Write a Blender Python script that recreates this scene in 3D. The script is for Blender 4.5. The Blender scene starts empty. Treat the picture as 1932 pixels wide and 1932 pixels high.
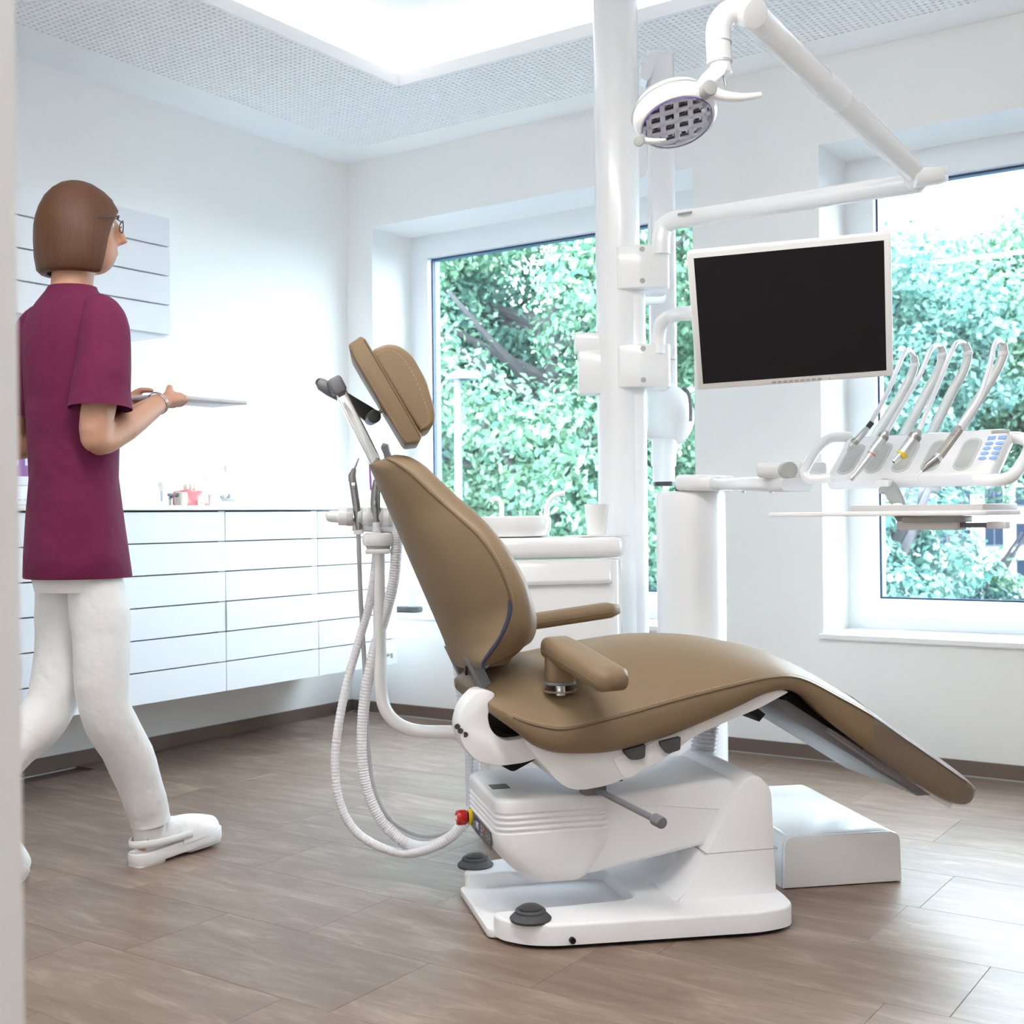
import bpy, bmesh, math, random
import numpy as np
from mathutils import Vector, Matrix, Quaternion
random.seed(7); rng = np.random.default_rng(7)
PI = math.pi
sc = bpy.context.scene
COL = sc.collection
# ------------------------------------------------------------------ camera
F_PX, CAM_H = 2339.0, 1.0
YAW, ROLL, PITCH = math.radians(34.5), math.radians(.62), math.radians(.17)
_f0 = Vector((-math.sin(YAW), math.cos(YAW), 0)); _r0 = Vector((math.cos(YAW), math.sin(YAW), 0)); _u0 = Vector((0, 0, 1))
FWD = _f0*math.cos(PITCH) + _u0*math.sin(PITCH); _up = _u0*math.cos(PITCH) - _f0*math.sin(PITCH)
CX = _r0*math.cos(ROLL) - _up*math.sin(ROLL); CY = _r0*math.sin(ROLL) + _up*math.cos(ROLL)
CAMP = Vector((0, 0, CAM_H))
cam_d = bpy.data.cameras.new('camera'); cam = bpy.data.objects.new('camera', cam_d); COL.objects.link(cam)
cam_d.sensor_width = 36; cam_d.lens = 36*F_PX/1932; cam_d.clip_start = .02; cam_d.clip_end = 300
cam.matrix_world = Matrix(((CX.x, CY.x, -FWD.x, 0), (CX.y, CY.y, -FWD.y, 0), (CX.z, CY.z, -FWD.z, CAM_H), (0, 0, 0, 1)))
cam_d.dof.use_dof = True; cam_d.dof.focus_distance = 3.15; cam_d.dof.aperture_fstop = 7.0
sc.camera = cam
# ------------------------------------------------------------------ world, exposure
w = bpy.data.worlds.new('overcast_sky'); sc.world = w; w.use_nodes = True
bg = w.node_tree.nodes['Background']; bg.inputs[0].default_value = (.76, .87, 1, 1); bg.inputs[1].default_value = 10.5
sc.view_settings.view_transform = 'Standard'; sc.view_settings.look = 'None'
sc.view_settings.exposure = 0.6; sc.view_settings.gamma = 1.0; sc.view_settings.use_curve_mapping = False
sun_d = bpy.data.lights.new('sun', 'SUN'); sun_d.energy = 4.0; sun_d.angle = math.radians(20); sun_d.color = (1, .97, .9)
sun = bpy.data.objects.new('sun', sun_d); COL.objects.link(sun)
sun.rotation_euler = Vector((.35, .8, -.9)).to_track_quat('-Z', 'Y').to_euler()
COVE, LED, PEND = 3.6, 10.0, 44.0          # strength of the cove light strips and of the corridor lamp
for k, vv in dict(max_bounces=10, diffuse_bounces=6, glossy_bounces=4, transmission_bounces=6, transparent_max_bounces=12).items():
    setattr(sc.cycles, k, vv)
sc.cycles.sample_clamp_indirect = 8; sc.cycles.caustics_reflective = False; sc.cycles.caustics_refractive = False
sc.cycles.use_denoising = True

def at(px, py, d):
    "point of the place seen at pixel px,py of the 1932 frame, d metres along the view axis"
    return CAMP + (FWD + CX*((px-966)/F_PX) - CY*((py-966)/F_PX))*d
def at_plane(px, py, o, n):
    d = FWD + CX*((px-966)/F_PX) - CY*((py-966)/F_PX)
    return CAMP + d*((Vector(o)-CAMP).dot(n)/d.dot(n))
def onx(px, py, x): return at_plane(px, py, (x, 0, 0), Vector((1, 0, 0)))
def onz(px, py, z): return at_plane(px, py, (0, 0, z), Vector((0, 0, 1)))
# ------------------------------------------------------------------ materials
MATS = {}
def mat(name, col, rough=.5, metal=0, spec=.5, coat=0, emit=None, es=0, noise=None, bump=None, trans=None, sheen=0):
    m = bpy.data.materials.new(name); m.use_nodes = True; nt = m.node_tree; b = nt.nodes['Principled BSDF']
    b.inputs['Base Color'].default_value = (*col, 1); b.inputs['Roughness'].default_value = rough
    b.inputs['Metallic'].default_value = metal; b.inputs['Specular IOR Level'].default_value = spec
    b.inputs['Coat Weight'].default_value = coat; b.inputs['Coat Roughness'].default_value = .08
    b.inputs['Sheen Weight'].default_value = sheen
    if emit: b.inputs['Emission Color'].default_value = (*emit, 1); b.inputs['Emission Strength'].default_value = es
    tc = nt.nodes.new('ShaderNodeTexCoord')
    if noise:                                   # (scale, amount): fine tone variation
        n = nt.nodes.new('ShaderNodeTexNoise'); n.inputs['Scale'].default_value = noise[0]; n.inputs['Detail'].default_value = 4
        nt.links.new(tc.outputs['Object'], n.inputs['Vector'])
        r = nt.nodes.new('ShaderNodeMapRange'); r.inputs['To Min'].default_value = 1-noise[1]; r.inputs['To Max'].default_value = 1+noise[1]
        nt.links.new(n.outputs['Fac'], r.inputs['Value'])
        mx = nt.nodes.new('ShaderNodeVectorMath'); mx.operation = 'SCALE'; mx.inputs[0].default_value = col
        nt.links.new(r.outputs[0], mx.inputs['Scale']); nt.links.new(mx.outputs[0], b.inputs['Base Color'])
    if bump:                                    # (scale, strength, distance)
        n = nt.nodes.new('ShaderNodeTexNoise'); n.inputs['Scale'].default_value = bump[0]; n.inputs['Detail'].default_value = 3
        nt.links.new(tc.outputs['Object'], n.inputs['Vector'])
        bp = nt.nodes.new('ShaderNodeBump'); bp.inputs['Strength'].default_value = bump[1]; bp.inputs['Distance'].default_value = bump[2]
        nt.links.new(n.outputs['Fac'], bp.inputs['Height']); nt.links.new(bp.outputs[0], b.inputs['Normal'])
    if trans:                                   # clear sheet: mostly transparent, keeps its reflections
        tr = nt.nodes.new('ShaderNodeBsdfTransparent'); tr.inputs[0].default_value = (*trans[1], 1)
        gl = nt.nodes.new('ShaderNodeBsdfGlossy'); gl.inputs['Roughness'].default_value = rough; gl.inputs[0].default_value = (*col, 1)
        lw = nt.nodes.new('ShaderNodeLayerWeight'); lw.inputs[0].default_value = .5
        pw = nt.nodes.new('ShaderNodeMath'); pw.operation = 'POWER'; pw.inputs[1].default_value = 5; nt.links.new(lw.outputs['Facing'], pw.inputs[0])
        f0 = ((trans[0]-1)/(trans[0]+1))**2
        fr = nt.nodes.new('ShaderNodeMapRange'); fr.inputs['To Min'].default_value = f0; nt.links.new(pw.outputs[0], fr.inputs['Value'])
        ms = nt.nodes.new('ShaderNodeMixShader')
        nt.links.new(fr.outputs[0], ms.inputs[0]); nt.links.new(tr.outputs[0], ms.inputs[1]); nt.links.new(gl.outputs[0], ms.inputs[2])
        nt.links.new(ms.outputs[0], nt.nodes['Material Output'].inputs[0])
    MATS[name] = m; return m
WALL = mat('wall_paint', (.91, .905, .89), .85, bump=(350, .15, .0006))
CEILM = mat('ceiling_paint', (.90, .91, .92), .9)
FELT = mat('black_felt', (.02, .02, .022), .9)
LAQ = mat('white_lacquer', (.75, .775, .82), .35)
GAP = mat('shadow_gap', (.03, .03, .035), .6)
WOOD_TOP = mat('white_worktop', (.88, .88, .88), .25)
FRAME = mat('window_frame_white', (.86, .89, .92), .3)
GASK = mat('window_gasket', (.02, .045, .11), .4)
ALU_EXT = mat('anodised_blue_grey', (.12, .22, .4), .4, .3)
GLASS = mat('window_glass', (1, 1, 1), .02, trans=(1.32, (.96, 1, .985)))
PLA = mat('white_enamel', (.86, .86, .87), .22, coat=.5)
PLAM = mat('white_plastic_matt', (.84, .84, .86), .42)
PORC = mat('porcelain', (.9, .9, .9), .12, coat=.6)
LEA = mat('tan_leather', (.23, .159, .093), .5, spec=.32, noise=(9, .06), bump=(420, .12, .0007))
LEAD = mat('tan_leather_dark', (.13, .085, .045), .5)
STI = mat('tan_thread', (.5, .38, .24), .7)
ZIP = mat('navy_zip', (.035, .04, .075), .55)
GRY = mat('grey_plastic', (.17, .17, .19), .42)
GRYL = mat('light_grey_plastic', (.42, .43, .42), .4)
DRK = mat('charcoal_plastic', (.045, .044, .045), .38)
BLK = mat('black_metal', (.01, .01, .011), .45, spec=.2)
CHR = mat('chrome', (.86, .87, .88), .08, 1)
STEEL = mat('satin_steel', (.62, .62, .62), .28, 1)
RUB = mat('dark_rubber', (.07, .072, .078), .7, bump=(300, .3, .001))
RED = mat('red_plastic', (.55, .02, .015), .3)
YEL = mat('yellow_plastic', (.8, .55, .02), .35)
NAVY = mat('navy_print', (.03, .04, .16), .5)
WHT = mat('white_print', (.9, .9, .9), .5)
SCRN = mat('black_screen', (.006, .006, .009), .3, spec=.35)
CLEAR = mat('clear_plastic', (1, 1, 1), .07, trans=(2.0, (.86, .86, .89)))
LENS = mat('lamp_cover', (1, 1, 1), .03, trans=(1.35, (.93, .94, 1)))
HOSE = mat('hose_white', (.8, .8, .84), .4)
HOSEG = mat('hose_grey', (.42, .42, .43), .45)
TRAYM = mat('tray_grey', (.62, .61, .61), .3)
BASEB = mat('baseboard_brown', (.17, .12, .095), .5, noise=(6, .25))
SILI = mat('silicone_clear', (.62, .64, .63), .2)
BLUEKEY = mat('key_blue', (.3, .5, .85), .4)
TREEB = mat('bark', (.09, .08, .09), .9, noise=(8, .4))
def leaf_mat(name, a, b):
    m = bpy.data.materials.new(name); m.use_nodes = True; nt = m.node_tree; bs = nt.nodes['Principled BSDF']
    g = nt.nodes.new('ShaderNodeNewGeometry'); cr = nt.nodes.new('ShaderNodeValToRGB')
    cr.color_ramp.elements[0].color = (*a, 1); cr.color_ramp.elements[1].color = (*b, 1)
    nt.links.new(g.outputs['Random Per Island'], cr.inputs[0]); nt.links.new(cr.outputs[0], bs.inputs['Base Color'])
    bs.inputs['Roughness'].default_value = .5
    t = nt.nodes.new('ShaderNodeBsdfTranslucent'); nt.links.new(cr.outputs[0], t.inputs[0])
    ms = nt.nodes.new('ShaderNodeMixShader'); ms.inputs[0].default_value = .35
    nt.links.new(bs.outputs[0], ms.inputs[1]); nt.links.new(t.outputs[0], ms.inputs[2]); nt.links.new(ms.outputs[0], nt.nodes['Material Output'].inputs[0])
    return m
LEAF_A = leaf_mat('leaf_maple', (.04, .14, .10), (.30, .47, .31))
LEAF_B = leaf_mat('leaf_cool', (.035, .13, .125), (.25, .42, .35))
LEAF_C = leaf_mat('leaf_hedge', (.012, .045, .06), (.04, .11, .10))
def floor_mat():
    m = bpy.data.materials.new('floor_vinyl'); m.use_nodes = True; nt = m.node_tree; b = nt.nodes['Principled BSDF']; L = nt.links
    g = nt.nodes.new('ShaderNodeNewGeometry'); oi = nt.nodes.new('ShaderNodeObjectInfo')
    ad = nt.nodes.new('ShaderNodeVectorMath'); ad.operation = 'MULTIPLY_ADD'; ad.inputs[1].default_value = (1.6, 7, 1)
    cb = nt.nodes.new('ShaderNodeCombineXYZ'); mu = nt.nodes.new('ShaderNodeMath'); mu.operation = 'MULTIPLY'; mu.inputs[1].default_value = 40
    L.new(oi.outputs['Random'], mu.inputs[0]); L.new(mu.outputs[0], cb.inputs[0]); L.new(mu.outputs[0], cb.inputs[2])
    L.new(g.outputs['Position'], ad.inputs[0]); L.new(cb.outputs[0], ad.inputs[2])
    n1 = nt.nodes.new('ShaderNodeTexNoise'); n1.inputs['Scale'].default_value = 2.2; n1.inputs['Detail'].default_value = 9; n1.inputs['Roughness'].default_value = .72
    n1.inputs['Distortion'].default_value = .6
    L.new(ad.outputs[0], n1.inputs['Vector'])
    cr = nt.nodes.new('ShaderNodeValToRGB'); e = cr.color_ramp.elements
    e[0].position = .3; e[0].color = (.165, .108, .08, 1); e[1].position = .72; e[1].color = (.36, .278, .222, 1)
    x = e.new(.52); x.color = (.235, .168, .13, 1)
    L.new(n1.outputs['Fac'], cr.inputs[0])
    hs = nt.nodes.new('ShaderNodeHueSaturation'); mr = nt.nodes.new('ShaderNodeMapRange'); mr.inputs['To Min'].default_value = .9; mr.inputs['To Max'].default_value = 1.1
    L.new(oi.outputs['Random'], mr.inputs['Value']); L.new(mr.outputs[0], hs.inputs['Value']); L.new(cr.outputs[0], hs.inputs['Color']); L.new(hs.outputs[0], b.inputs['Base Color'])
    b.inputs['Roughness'].default_value = .42; b.inputs['Specular IOR Level'].default_value = .42
    bp = nt.nodes.new('ShaderNodeBump'); bp.inputs['Strength'].default_value = .12; bp.inputs['Distance'].default_value = .002
    L.new(n1.outputs['Fac'], bp.inputs['Height']); L.new(bp.outputs[0], b.inputs['Normal'])
    return m
FLOORM = floor_mat()
# ------------------------------------------------------------------ mesh helpers
def V3(p): return Vector(p)
def catmull(pts, n=8):
    P = [V3(p) for p in pts]; out = []
    for i in range(len(P)-1):
        p0 = P[i-1] if i else P[0]*2-P[1]; p1 = P[i]; p2 = P[i+1]; p3 = P[i+2] if i+2 < len(P) else P[-1]*2-P[-2]
        for k in range(n):
            t = k/n
            out.append(.5*((2*p1)+(p2-p0)*t+(2*p0-5*p1+4*p2-p3)*t*t+(3*p1-p0-3*p2+p3)*t**3))
    out.append(P[-1]); return out
def rr(w, h, r, n=5):
    "rounded rectangle outline, counter-clockwise"
    o = []
    for cx, cy, a0 in ((w/2-r, h/2-r, 0), (-w/2+r, h/2-r, 90), (-w/2+r, -h/2+r, 180), (w/2-r, -h/2+r, 270)):
        for k in range(n+1):
            a = math.radians(a0+90*k/n); o.append((cx+r*math.cos(a), cy+r*math.sin(a)))
    return o
def fillet(poly, r, n=4):
    "round the corners of a polygon (list of (x,y) or (x,y,r))"
    o = []; N = len(poly)
    for i, p in enumerate(poly):
        rad = p[2] if len(p) > 2 else r
        a = Vector(poly[i-1][:2]); b = Vector(p[:2]); c = Vector(poly[(i+1) % N][:2])
        d1 = (a-b); d2 = (c-b); l1 = d1.length; l2 = d2.length
        k = min(rad, l1*.45, l2*.45)
        if k < 1e-5: o.append(tuple(b)); continue
        s = b+d1/l1*k; e = b+d2/l2*k
        for j in range(n+1):
            t = j/n; q = s*(1-t)**2+b*2*t*(1-t)+e*t*t; o.append((q.x, q.y))
    return o
def area2(ring): return sum(ring[i-1][0]*ring[i][1]-ring[i][0]*ring[i-1][1] for i in range(len(ring)))/2
def inset(ring, d):
    N = len(ring); o = []
    s = 1 if area2(ring) > 0 else -1
    for i in range(N):
        a = Vector(ring[i-1][:2]); b = Vector(ring[i][:2]); c = Vector(ring[(i+1) % N][:2])
        e1 = (b-a); e2 = (c-b)
        e1 = e1.normalized() if e1.length > 1e-9 else e2.normalized(); e2 = e2.normalized() if e2.length > 1e-9 else e1
        n1 = Vector((-e1.y, e1.x)); n2 = Vector((-e2.y, e2.x)); m = n1+n2
        m = m/max(.35, m.length)*2/ max(.9, (m.length)) if False else m.normalized()/max(.5, n1.dot(m.normalized()) if m.length > 1e-6 else 1)
        q = b+m*d*s; o.append((q.x, q.y))
    return o
def frame(o, x, y, z):
    "matrix with origin o and axes x,y,z"
    return Matrix(((x[0], y[0], z[0], o[0]), (x[1], y[1], z[1], o[1]), (x[2], y[2], z[2], o[2]), (0, 0, 0, 1)))
def look(o, z, up=(0, 0, 1)):
    "frame at o whose z axis points along z, y axis near up"
    z = V3(z).normalized(); x = V3(up).cross(z)
    if x.length < 1e-4: x = Vector((1, 0, 0)).cross(z) if abs(z.x) < .9 else Vector((0, 1, 0)).cross(z)
    x.normalize(); y = z.cross(x); return frame(V3(o), x, y, z)
SIDE = Matrix(((1, 0, 0, 0), (0, 0, 1, 0), (0, 1, 0, 0), (0, 0, 0, 1)))      # profile (x,y) -> (x, z); extrusion -> y
class MB:
    def __init__(s): s.v = []; s.f = []
    def add(s, vs, fs, M=None):
        o = len(s.v)
        s.v += [tuple(M @ V3(p)) if M is not None else tuple(p) for p in vs]
        s.f += [tuple(i+o for i in f) for f in fs]; return s
    def box(s, c, size, M=None):
        x, y, z = (k/2 for k in size)
        vs = [(c[0]+a*x, c[1]+b*y, c[2]+d*z) for a in (-1, 1) for b in (-1, 1) for d in (-1, 1)]
        return s.add(vs, [(0, 1, 3, 2), (4, 6, 7, 5), (0, 4, 5, 1), (2, 3, 7, 6), (0, 2, 6, 4), (1, 5, 7, 3)], M)
    def loft(s, rings, cap=True, close=True, M=None, capa=None, capb=None):
        n = len(rings[0]); vs = [p for r in rings for p in r]; fs = []
        for i in range(len(rings)-1):
            for k in range(n if close else n-1):
                a = i*n+k; b = i*n+(k+1) % n; fs.append((a, b, b+n, a+n))
        if (cap if capa is None else capa): fs.append(tuple(range(n))[::-1])
        if (cap if capb is None else capb): fs.append(tuple(range((len(rings)-1)*n, len(rings)*n)))
        return s.add(vs, fs, M)
    def slab(s, ring, z0, z1, bev=0.0, M=None, n=2, b0=None):
        "outline extruded along z with rounded rims"
        b0 = bev if b0 is None else b0; R = []
        for k in range(n+1):
            a = PI/2*k/n
            if b0 == 0 and k < n: continue
            R.append([(x, y, z0+(b0*(1-math.cos(a)) if b0 else 0)) for x, y in (inset(ring, b0*(1-math.sin(a))) if b0 else ring)])
        for k in range(n, -1, -1):
            a = PI/2*k/n
            if bev == 0 and k < n: continue
            R.append([(x, y, z1-bev*(1-math.cos(a))) for x, y in (inset(ring, bev*(1-math.sin(a))) if bev else ring)])
        return s.loft(R, M=M)
    def rbox(s, c, size, r=.01, M=None, rc=None):
        T = Matrix.Translation(V3(c)); T = M @ T if M is not None else T
        rc = rc or max(r*1.2, .002); rc = min(rc, size[0]*.49, size[1]*.49)
        return s.slab(rr(size[0], size[1], rc, 4), -size[2]/2, size[2]/2, min(r, size[2]*.49, rc*.95), T)
    def side(s, poly, v0, v1, bev=.01, r=.0, M=None, n=2):
        "side profile in (u,z) extruded across v from v0 to v1"
        ring = fillet(poly, r) if r else [p[:2] for p in poly]
        return s.slab(ring, v0, v1, bev, (M @ SIDE) if M is not None else SIDE, n=n)
    def tube(s, path, r, n=12, cap=True, M=None, flat=1.0):
        P = [V3(p) for p in path]; N = len(P); rs = r if isinstance(r, (list, tuple)) else [r]*N
        T = [(P[min(i+1, N-1)]-P[max(i-1, 0)]).normalized() for i in range(N)]
        x = T[0].orthogonal().normalized() if abs(T[0].z) > .95 else Vector((0, 0, 1)).cross(T[0]).normalized()
        R = []
        for i in range(N):
            if i:
                q = T[i-1].rotation_difference(T[i]); x = q @ x
            x = (x-T[i]*x.dot(T[i])).normalized(); y = T[i].cross(x)
            R.append([P[i]+(x*math.cos(2*PI*k/n)+y*math.sin(2*PI*k/n)*flat)*rs[i] for k in range(n)])
        return s.loft(R, cap, M=M)
    def cyl(s, a, b, r0, r1=None, n=24, bev=0, M=None):
        r1 = r0 if r1 is None else r1; a = V3(a); b = V3(b); d = (b-a); L = d.length; d = d/L
        if not bev: return s.tube([a, b], [r0, r1], n, M=M)
        pts = []; rs = []
        for k in range(4): t = k/3*PI/2; pts.append(a+d*bev*(1-math.cos(t))); rs.append(max(1e-4, r0-bev*(1-math.sin(t))))
        for k in range(4): t = k/3*PI/2; pts.append(b-d*bev*(1-math.sin(t))); rs.append(max(1e-4, r1-bev*(1-math.cos(t))))
        F = look(a, d); R = [[F @ Vector((rr_*math.cos(2*PI*k/n), rr_*math.sin(2*PI*k/n), (p-a).dot(d))) for k in range(n)] for p, rr_ in zip(pts, rs)]
        return s.loft(R, M=M)
    def lathe(s, prof, M=None, n=28, cap=True, sx=1, sy=1):
        "profile [(r,z)] turned about z"
        R = [[(max(r, 1e-4)*math.cos(2*PI*k/n)*sx, max(r, 1e-4)*math.sin(2*PI*k/n)*sy, z) for k in range(n)] for r, z in prof]
        return s.loft(R, cap, M=M)
    def ball(s, c, r, n=16, m=10, M=None):
        r = r if isinstance(r, (tuple, list)) else (r, r, r)
        R = [[(c[0]+r[0]*math.sin(PI*j/m)*math.cos(2*PI*k/n), c[1]+r[1]*math.sin(PI*j/m)*math.sin(2*PI*k/n), c[2]-r[2]*math.cos(PI*j/m)) for k in range(n)] for j in range(1, m)]
        return s.loft(R, M=M)
    def mesh(s, name, m, smooth=38):
        me = bpy.data.meshes.new(name); me.from_pydata(s.v, [], s.f); me.materials.append(m)
        bm = bmesh.new(); bm.from_mesh(me); bmesh.ops.recalc_face_normals(bm, faces=bm.faces); bm.to_mesh(me); bm.free()
        if smooth: me.shade_smooth(); me.set_sharp_from_angle(angle=math.radians(smooth))
        return me
    def build(s, name, m, parent=None, world=False, smooth=38, label=None, kind=None):
        if world and parent is not None:
            I = (parent['_mw'] if '_mw' in parent else None)
            Mi = WM(parent).inverted(); s.v = [tuple(Mi @ V3(p)) for p in s.v]
        o = bpy.data.objects.new(name, s.mesh(name, m, smooth)); COL.objects.link(o)
        if parent is not None: o.parent = parent
        if label: o['label'] = label
        if kind: o['kind'] = kind
        return o
def WM(o):
    M = o.matrix_basis.copy()
    while o.parent is not None: o = o.parent; M = o.matrix_basis @ M
    return M
def tag(o, label, cat=None, group=None, kind=None):
    o['label'] = label
    if cat: o['category'] = cat
    if group: o['group'] = group
    if kind: o['kind'] = kind
    return o
def thing(name, label, cat, loc=(0, 0, 0), rz=0, group=None):
    o = bpy.data.objects.new(name, None); COL.objects.link(o); o.location = loc; o.rotation_euler = (0, 0, rz)
    o.empty_display_size = .05
    return tag(o, label, cat, group)
def struct(name, label, mb=None, m=None, smooth=0):
    if mb is None:
        o = bpy.data.objects.new(name, None); COL.objects.link(o)
    else: o = mb.build(name, m, smooth=smooth)
    return tag(o, label, kind='structure')
def text_mesh(body, size, M, m, name, parent, depth=.0003, align='CENTER'):
    c = bpy.data.curves.new('t', 'FONT'); c.body = body; c.size = size; c.align_x = align; c.align_y = 'CENTER'; c.extrude = depth
    o = bpy.data.objects.new('t', c); COL.objects.link(o)
    me = bpy.data.meshes.new_from_object(o.evaluated_get(bpy.context.evaluated_depsgraph_get()))
    bpy.data.objects.remove(o); bpy.data.curves.remove(c)
    me.materials.clear(); me.materials.append(m)
    ob = bpy.data.objects.new(name, me); COL.objects.link(ob); ob.parent = parent
    me.transform(WM(parent).inverted() @ M); return ob

# ------------------------------------------------------------------ room shell
XL, YB, YF, XR, ZC = -4.339, 4.824, .475, 2.2, 2.83
W1, W2, WZ = (-4.165, -2.36), (-1.798, .007), (.512, 2.482)
floor = struct('floor', 'grey brown stone look vinyl floor laid in long staggered tiles')
fb = MB(); fb.box(((XL+XR)/2, (-1.9+YB+.35)/2, -.06), (XR-XL+.7, YB+.35+1.9, .1)); fb.build('subfloor', BASEB, floor, smooth=0)
TW, TH = .65, .325
tile_cache = {}
def tile(x0, x1, y0, y1):
    k = (round(x1-x0, 3), round(y1-y0, 3))
    if k not in tile_cache:
        b = MB(); a, c = k; g = .0003
        b.slab([(g, g), (a-g, g), (a-g, c-g), (g, c-g)], -.011, 0, .0008, n=1, b0=0); tile_cache[k] = b.mesh('floor_tile', FLOORM, 0)
    o = bpy.data.objects.new('floor_tile', tile_cache[k]); COL.objects.link(o); o.parent = floor; o.location = (x0, y0, 0)
row = 0; y = 2.505-TH*7
while y < YB:
    xo = -.935 + (row % 3)*.25 - TW*6 + (0 if row % 2 else .12); x = xo
    y0, y1 = max(y, .2), min(y+TH, YB)
    while x < XR:
        x0, x1 = max(x, XL), min(x+TW, XR)
        if x1-x0 > .02 and y1-y0 > .02 and x0 < .6: tile(x0, x1, y0, y1)
        x += TW
    y += TH; row += 1
cfl = MB(); cfl.box((.6+.8, (YF+YB)/2, -.006), (1.6, YB-YF, .011)); cfl.box((-.5, -.85, -.006), (3.6, 2.1, .011)); cfl.build('floor_sheet', FLOORM, floor, smooth=0)
b = MB(); b.box((XL-.1, (YB+.3)/2-.2, 1.5), (.2, YB+.9, 3.2)); struct('wall_left', 'plain white wall behind the drawer cabinets', b, WALL)
b = MB(); T = .36
for x0, x1, z0, z1 in ((XL, W1[0], 0, 3.1), (W1[1], W2[0], 0, 3.1), (W2[1], XR, 0, 3.1), (W1[0], W1[1], 0, WZ[0]-.022), (W1[0], W1[1], WZ[1], 3.1), (W2[0], W2[1], 0, WZ[0]-.022), (W2[0], W2[1], WZ[1], 3.1)):
    b.box(((x0+x1)/2, YB+T/2, (z0+z1)/2), (x1-x0, T, z1-z0))
struct('wall_back', 'white plastered wall with two deep window openings', b, WALL)
b = MB(); b.box((XR+.1, (YB+YF)/2, 1.5), (.2, YB-YF+.6, 3.2)); struct('wall_right', 'white wall at the right end of the treatment room', b, WALL)
b = MB(); b.box(((XL-.742)/2, YF-.08, 1.5), (-.742-XL, .155, 3.2)); b.box(((XR+.37)/2, YF-.08, 1.5), (XR-.37, .155, 3.2)); b.box((-.186, YF-.08, 2.62), (1.112, .155, .96))
struct('wall_front', 'white partition wall with the doorway to the corridor', b, WALL)
b = MB()
for x in (-.742+.011, .37-.011): b.box((x, YF-.08, 1.055), (.022, .175, 2.11))
b.box((-.186, YF-.08, 2.125), (1.112, .175, .03))
tag(b.build('door_1', PLAM, smooth=0), 'white door frame post at the left edge of the view', kind='structure')
b = MB()
for c, s in (((-.5, -1.8, 1.5), (4, .1, 3.2)), ((-2.4, -.75, 1.5), (.1, 2.2, 3.2)), ((1.4, -.75, 1.5), (.1, 2.2, 3.2))): b.box(c, s)
struct('wall_corridor', 'white corridor walls outside the doorway', b, WALL)
# baseboards
b = MB(); b.box((XL+.006, (YF+YB)/2, .03), (.012, YB-YF, .058)); b.box((XL+.014, (YF+YB)/2, .0025), (.012, YB-YF, .004))
struct('baseboard_left', 'brown baseboard running under the hanging drawer cabinets', b, BASEB)
bb = struct('baseboard_back', 'brown baseboard under the windows')
for x0, x1 in ((XL+.014, -3.1), (-3.098, -1.72), (-1.718, -.75), (-.748, .3), (.302, XR)):
    b = MB(); b.rbox(((x0+x1)/2, YB-.006, .03), (x1-x0, .012, .058), .002); b.build('board', BASEB, bb, smooth=0)
b = MB(); b.box(((XL+XR)/2, YB-.015, .0025), (XR-XL, .012, .004)); b.build('seal_strip', GRYL, bb, smooth=0)
# ceiling: perforated border panels, open cove, raised centre
CX0, CX1, CY0, CY1 = -3.371, 1.2, 1.2, 4.0882
PP = .0259
ceil = struct('ceiling', 'white perforated ceiling border around a raised glowing centre')
def perf(name, x0, y0, nx, ny, hole=.0062):
    n = 8; ang = np.arange(n)*2*PI/n+PI/8
    sq = []
    for a in ang:
        c, s = math.cos(a), math.sin(a); m = max(abs(c), abs(s)); sq.append((c/m*PP/2, s/m*PP/2))
    # outer square sampled on 8 points + corners keep it watertight: 12-gon outer -> use corners explicitly
    outer = np.array([(PP/2, PP/2*math.tan(PI/8)), (PP/2*math.tan(PI/8), PP/2), (-PP/2*math.tan(PI/8), PP/2), (-PP/2, PP/2*math.tan(PI/8)), (-PP/2, -PP/2*math.tan(PI/8)), (-PP/2*math.tan(PI/8), -PP/2), (PP/2*math.tan(PI/8), -PP/2), (PP/2, -PP/2*math.tan(PI/8))])
    inner = np.stack([np.cos(ang), np.sin(ang)], 1)*hole
    corn = np.array([(PP/2, PP/2), (-PP/2, PP/2), (-PP/2, -PP/2), (PP/2, -PP/2)])
    loc = np.concatenate([outer, inner, inner, corn]); zz = np.concatenate([np.zeros(16), np.full(8, .012), np.zeros(4)])
    gx, gy = np.meshgrid(x0+(np.arange(nx)+.5)*PP, y0+(np.arange(ny)+.5)*PP); c = np.stack([gx.ravel(), gy.ravel()], 1)
    vs = np.zeros((len(c), 28, 3)); vs[:, :, :2] = c[:, None, :]+loc[None]; vs[:, :, 2] = ZC+zz
    q = []
    for k in range(8):
        k2 = (k+1) % 8; q.append((k, k2, 8+k2, 8+k)); q.append((8+k, 8+k2, 16+k2, 16+k))
    tri = [(0, 24, 1), (2, 25, 3), (4, 26, 5), (6, 27, 7)]
    off = (np.arange(len(c))*28)[:, None, None]
    Q = (np.array(q)[None]+off).reshape(-1, 4); Tt = (np.array(tri)[None]+off).reshape(-1, 3)
    me = bpy.data.meshes.new(name); nv = vs.reshape(-1, 3)
    me.vertices.add(len(nv)); me.vertices.foreach_set('co', nv.ravel())
    me.loops.add(Q.size+Tt.size); me.loops.foreach_set('vertex_index', np.concatenate([Q.ravel(), Tt.ravel()]))
    me.polygons.add(len(Q)+len(Tt)); me.polygons.foreach_set('loop_start', np.concatenate([np.arange(len(Q))*4, Q.size+np.arange(len(Tt))*3]))
    me.update(calc_edges=True); me.materials.append(CEILM)
    o = bpy.data.objects.new(name, me); COL.objects.link(o); o.parent = ceil; o['kind'] = 'stuff'; return o
NL, NB, NLY = 27, 21, 156
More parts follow.
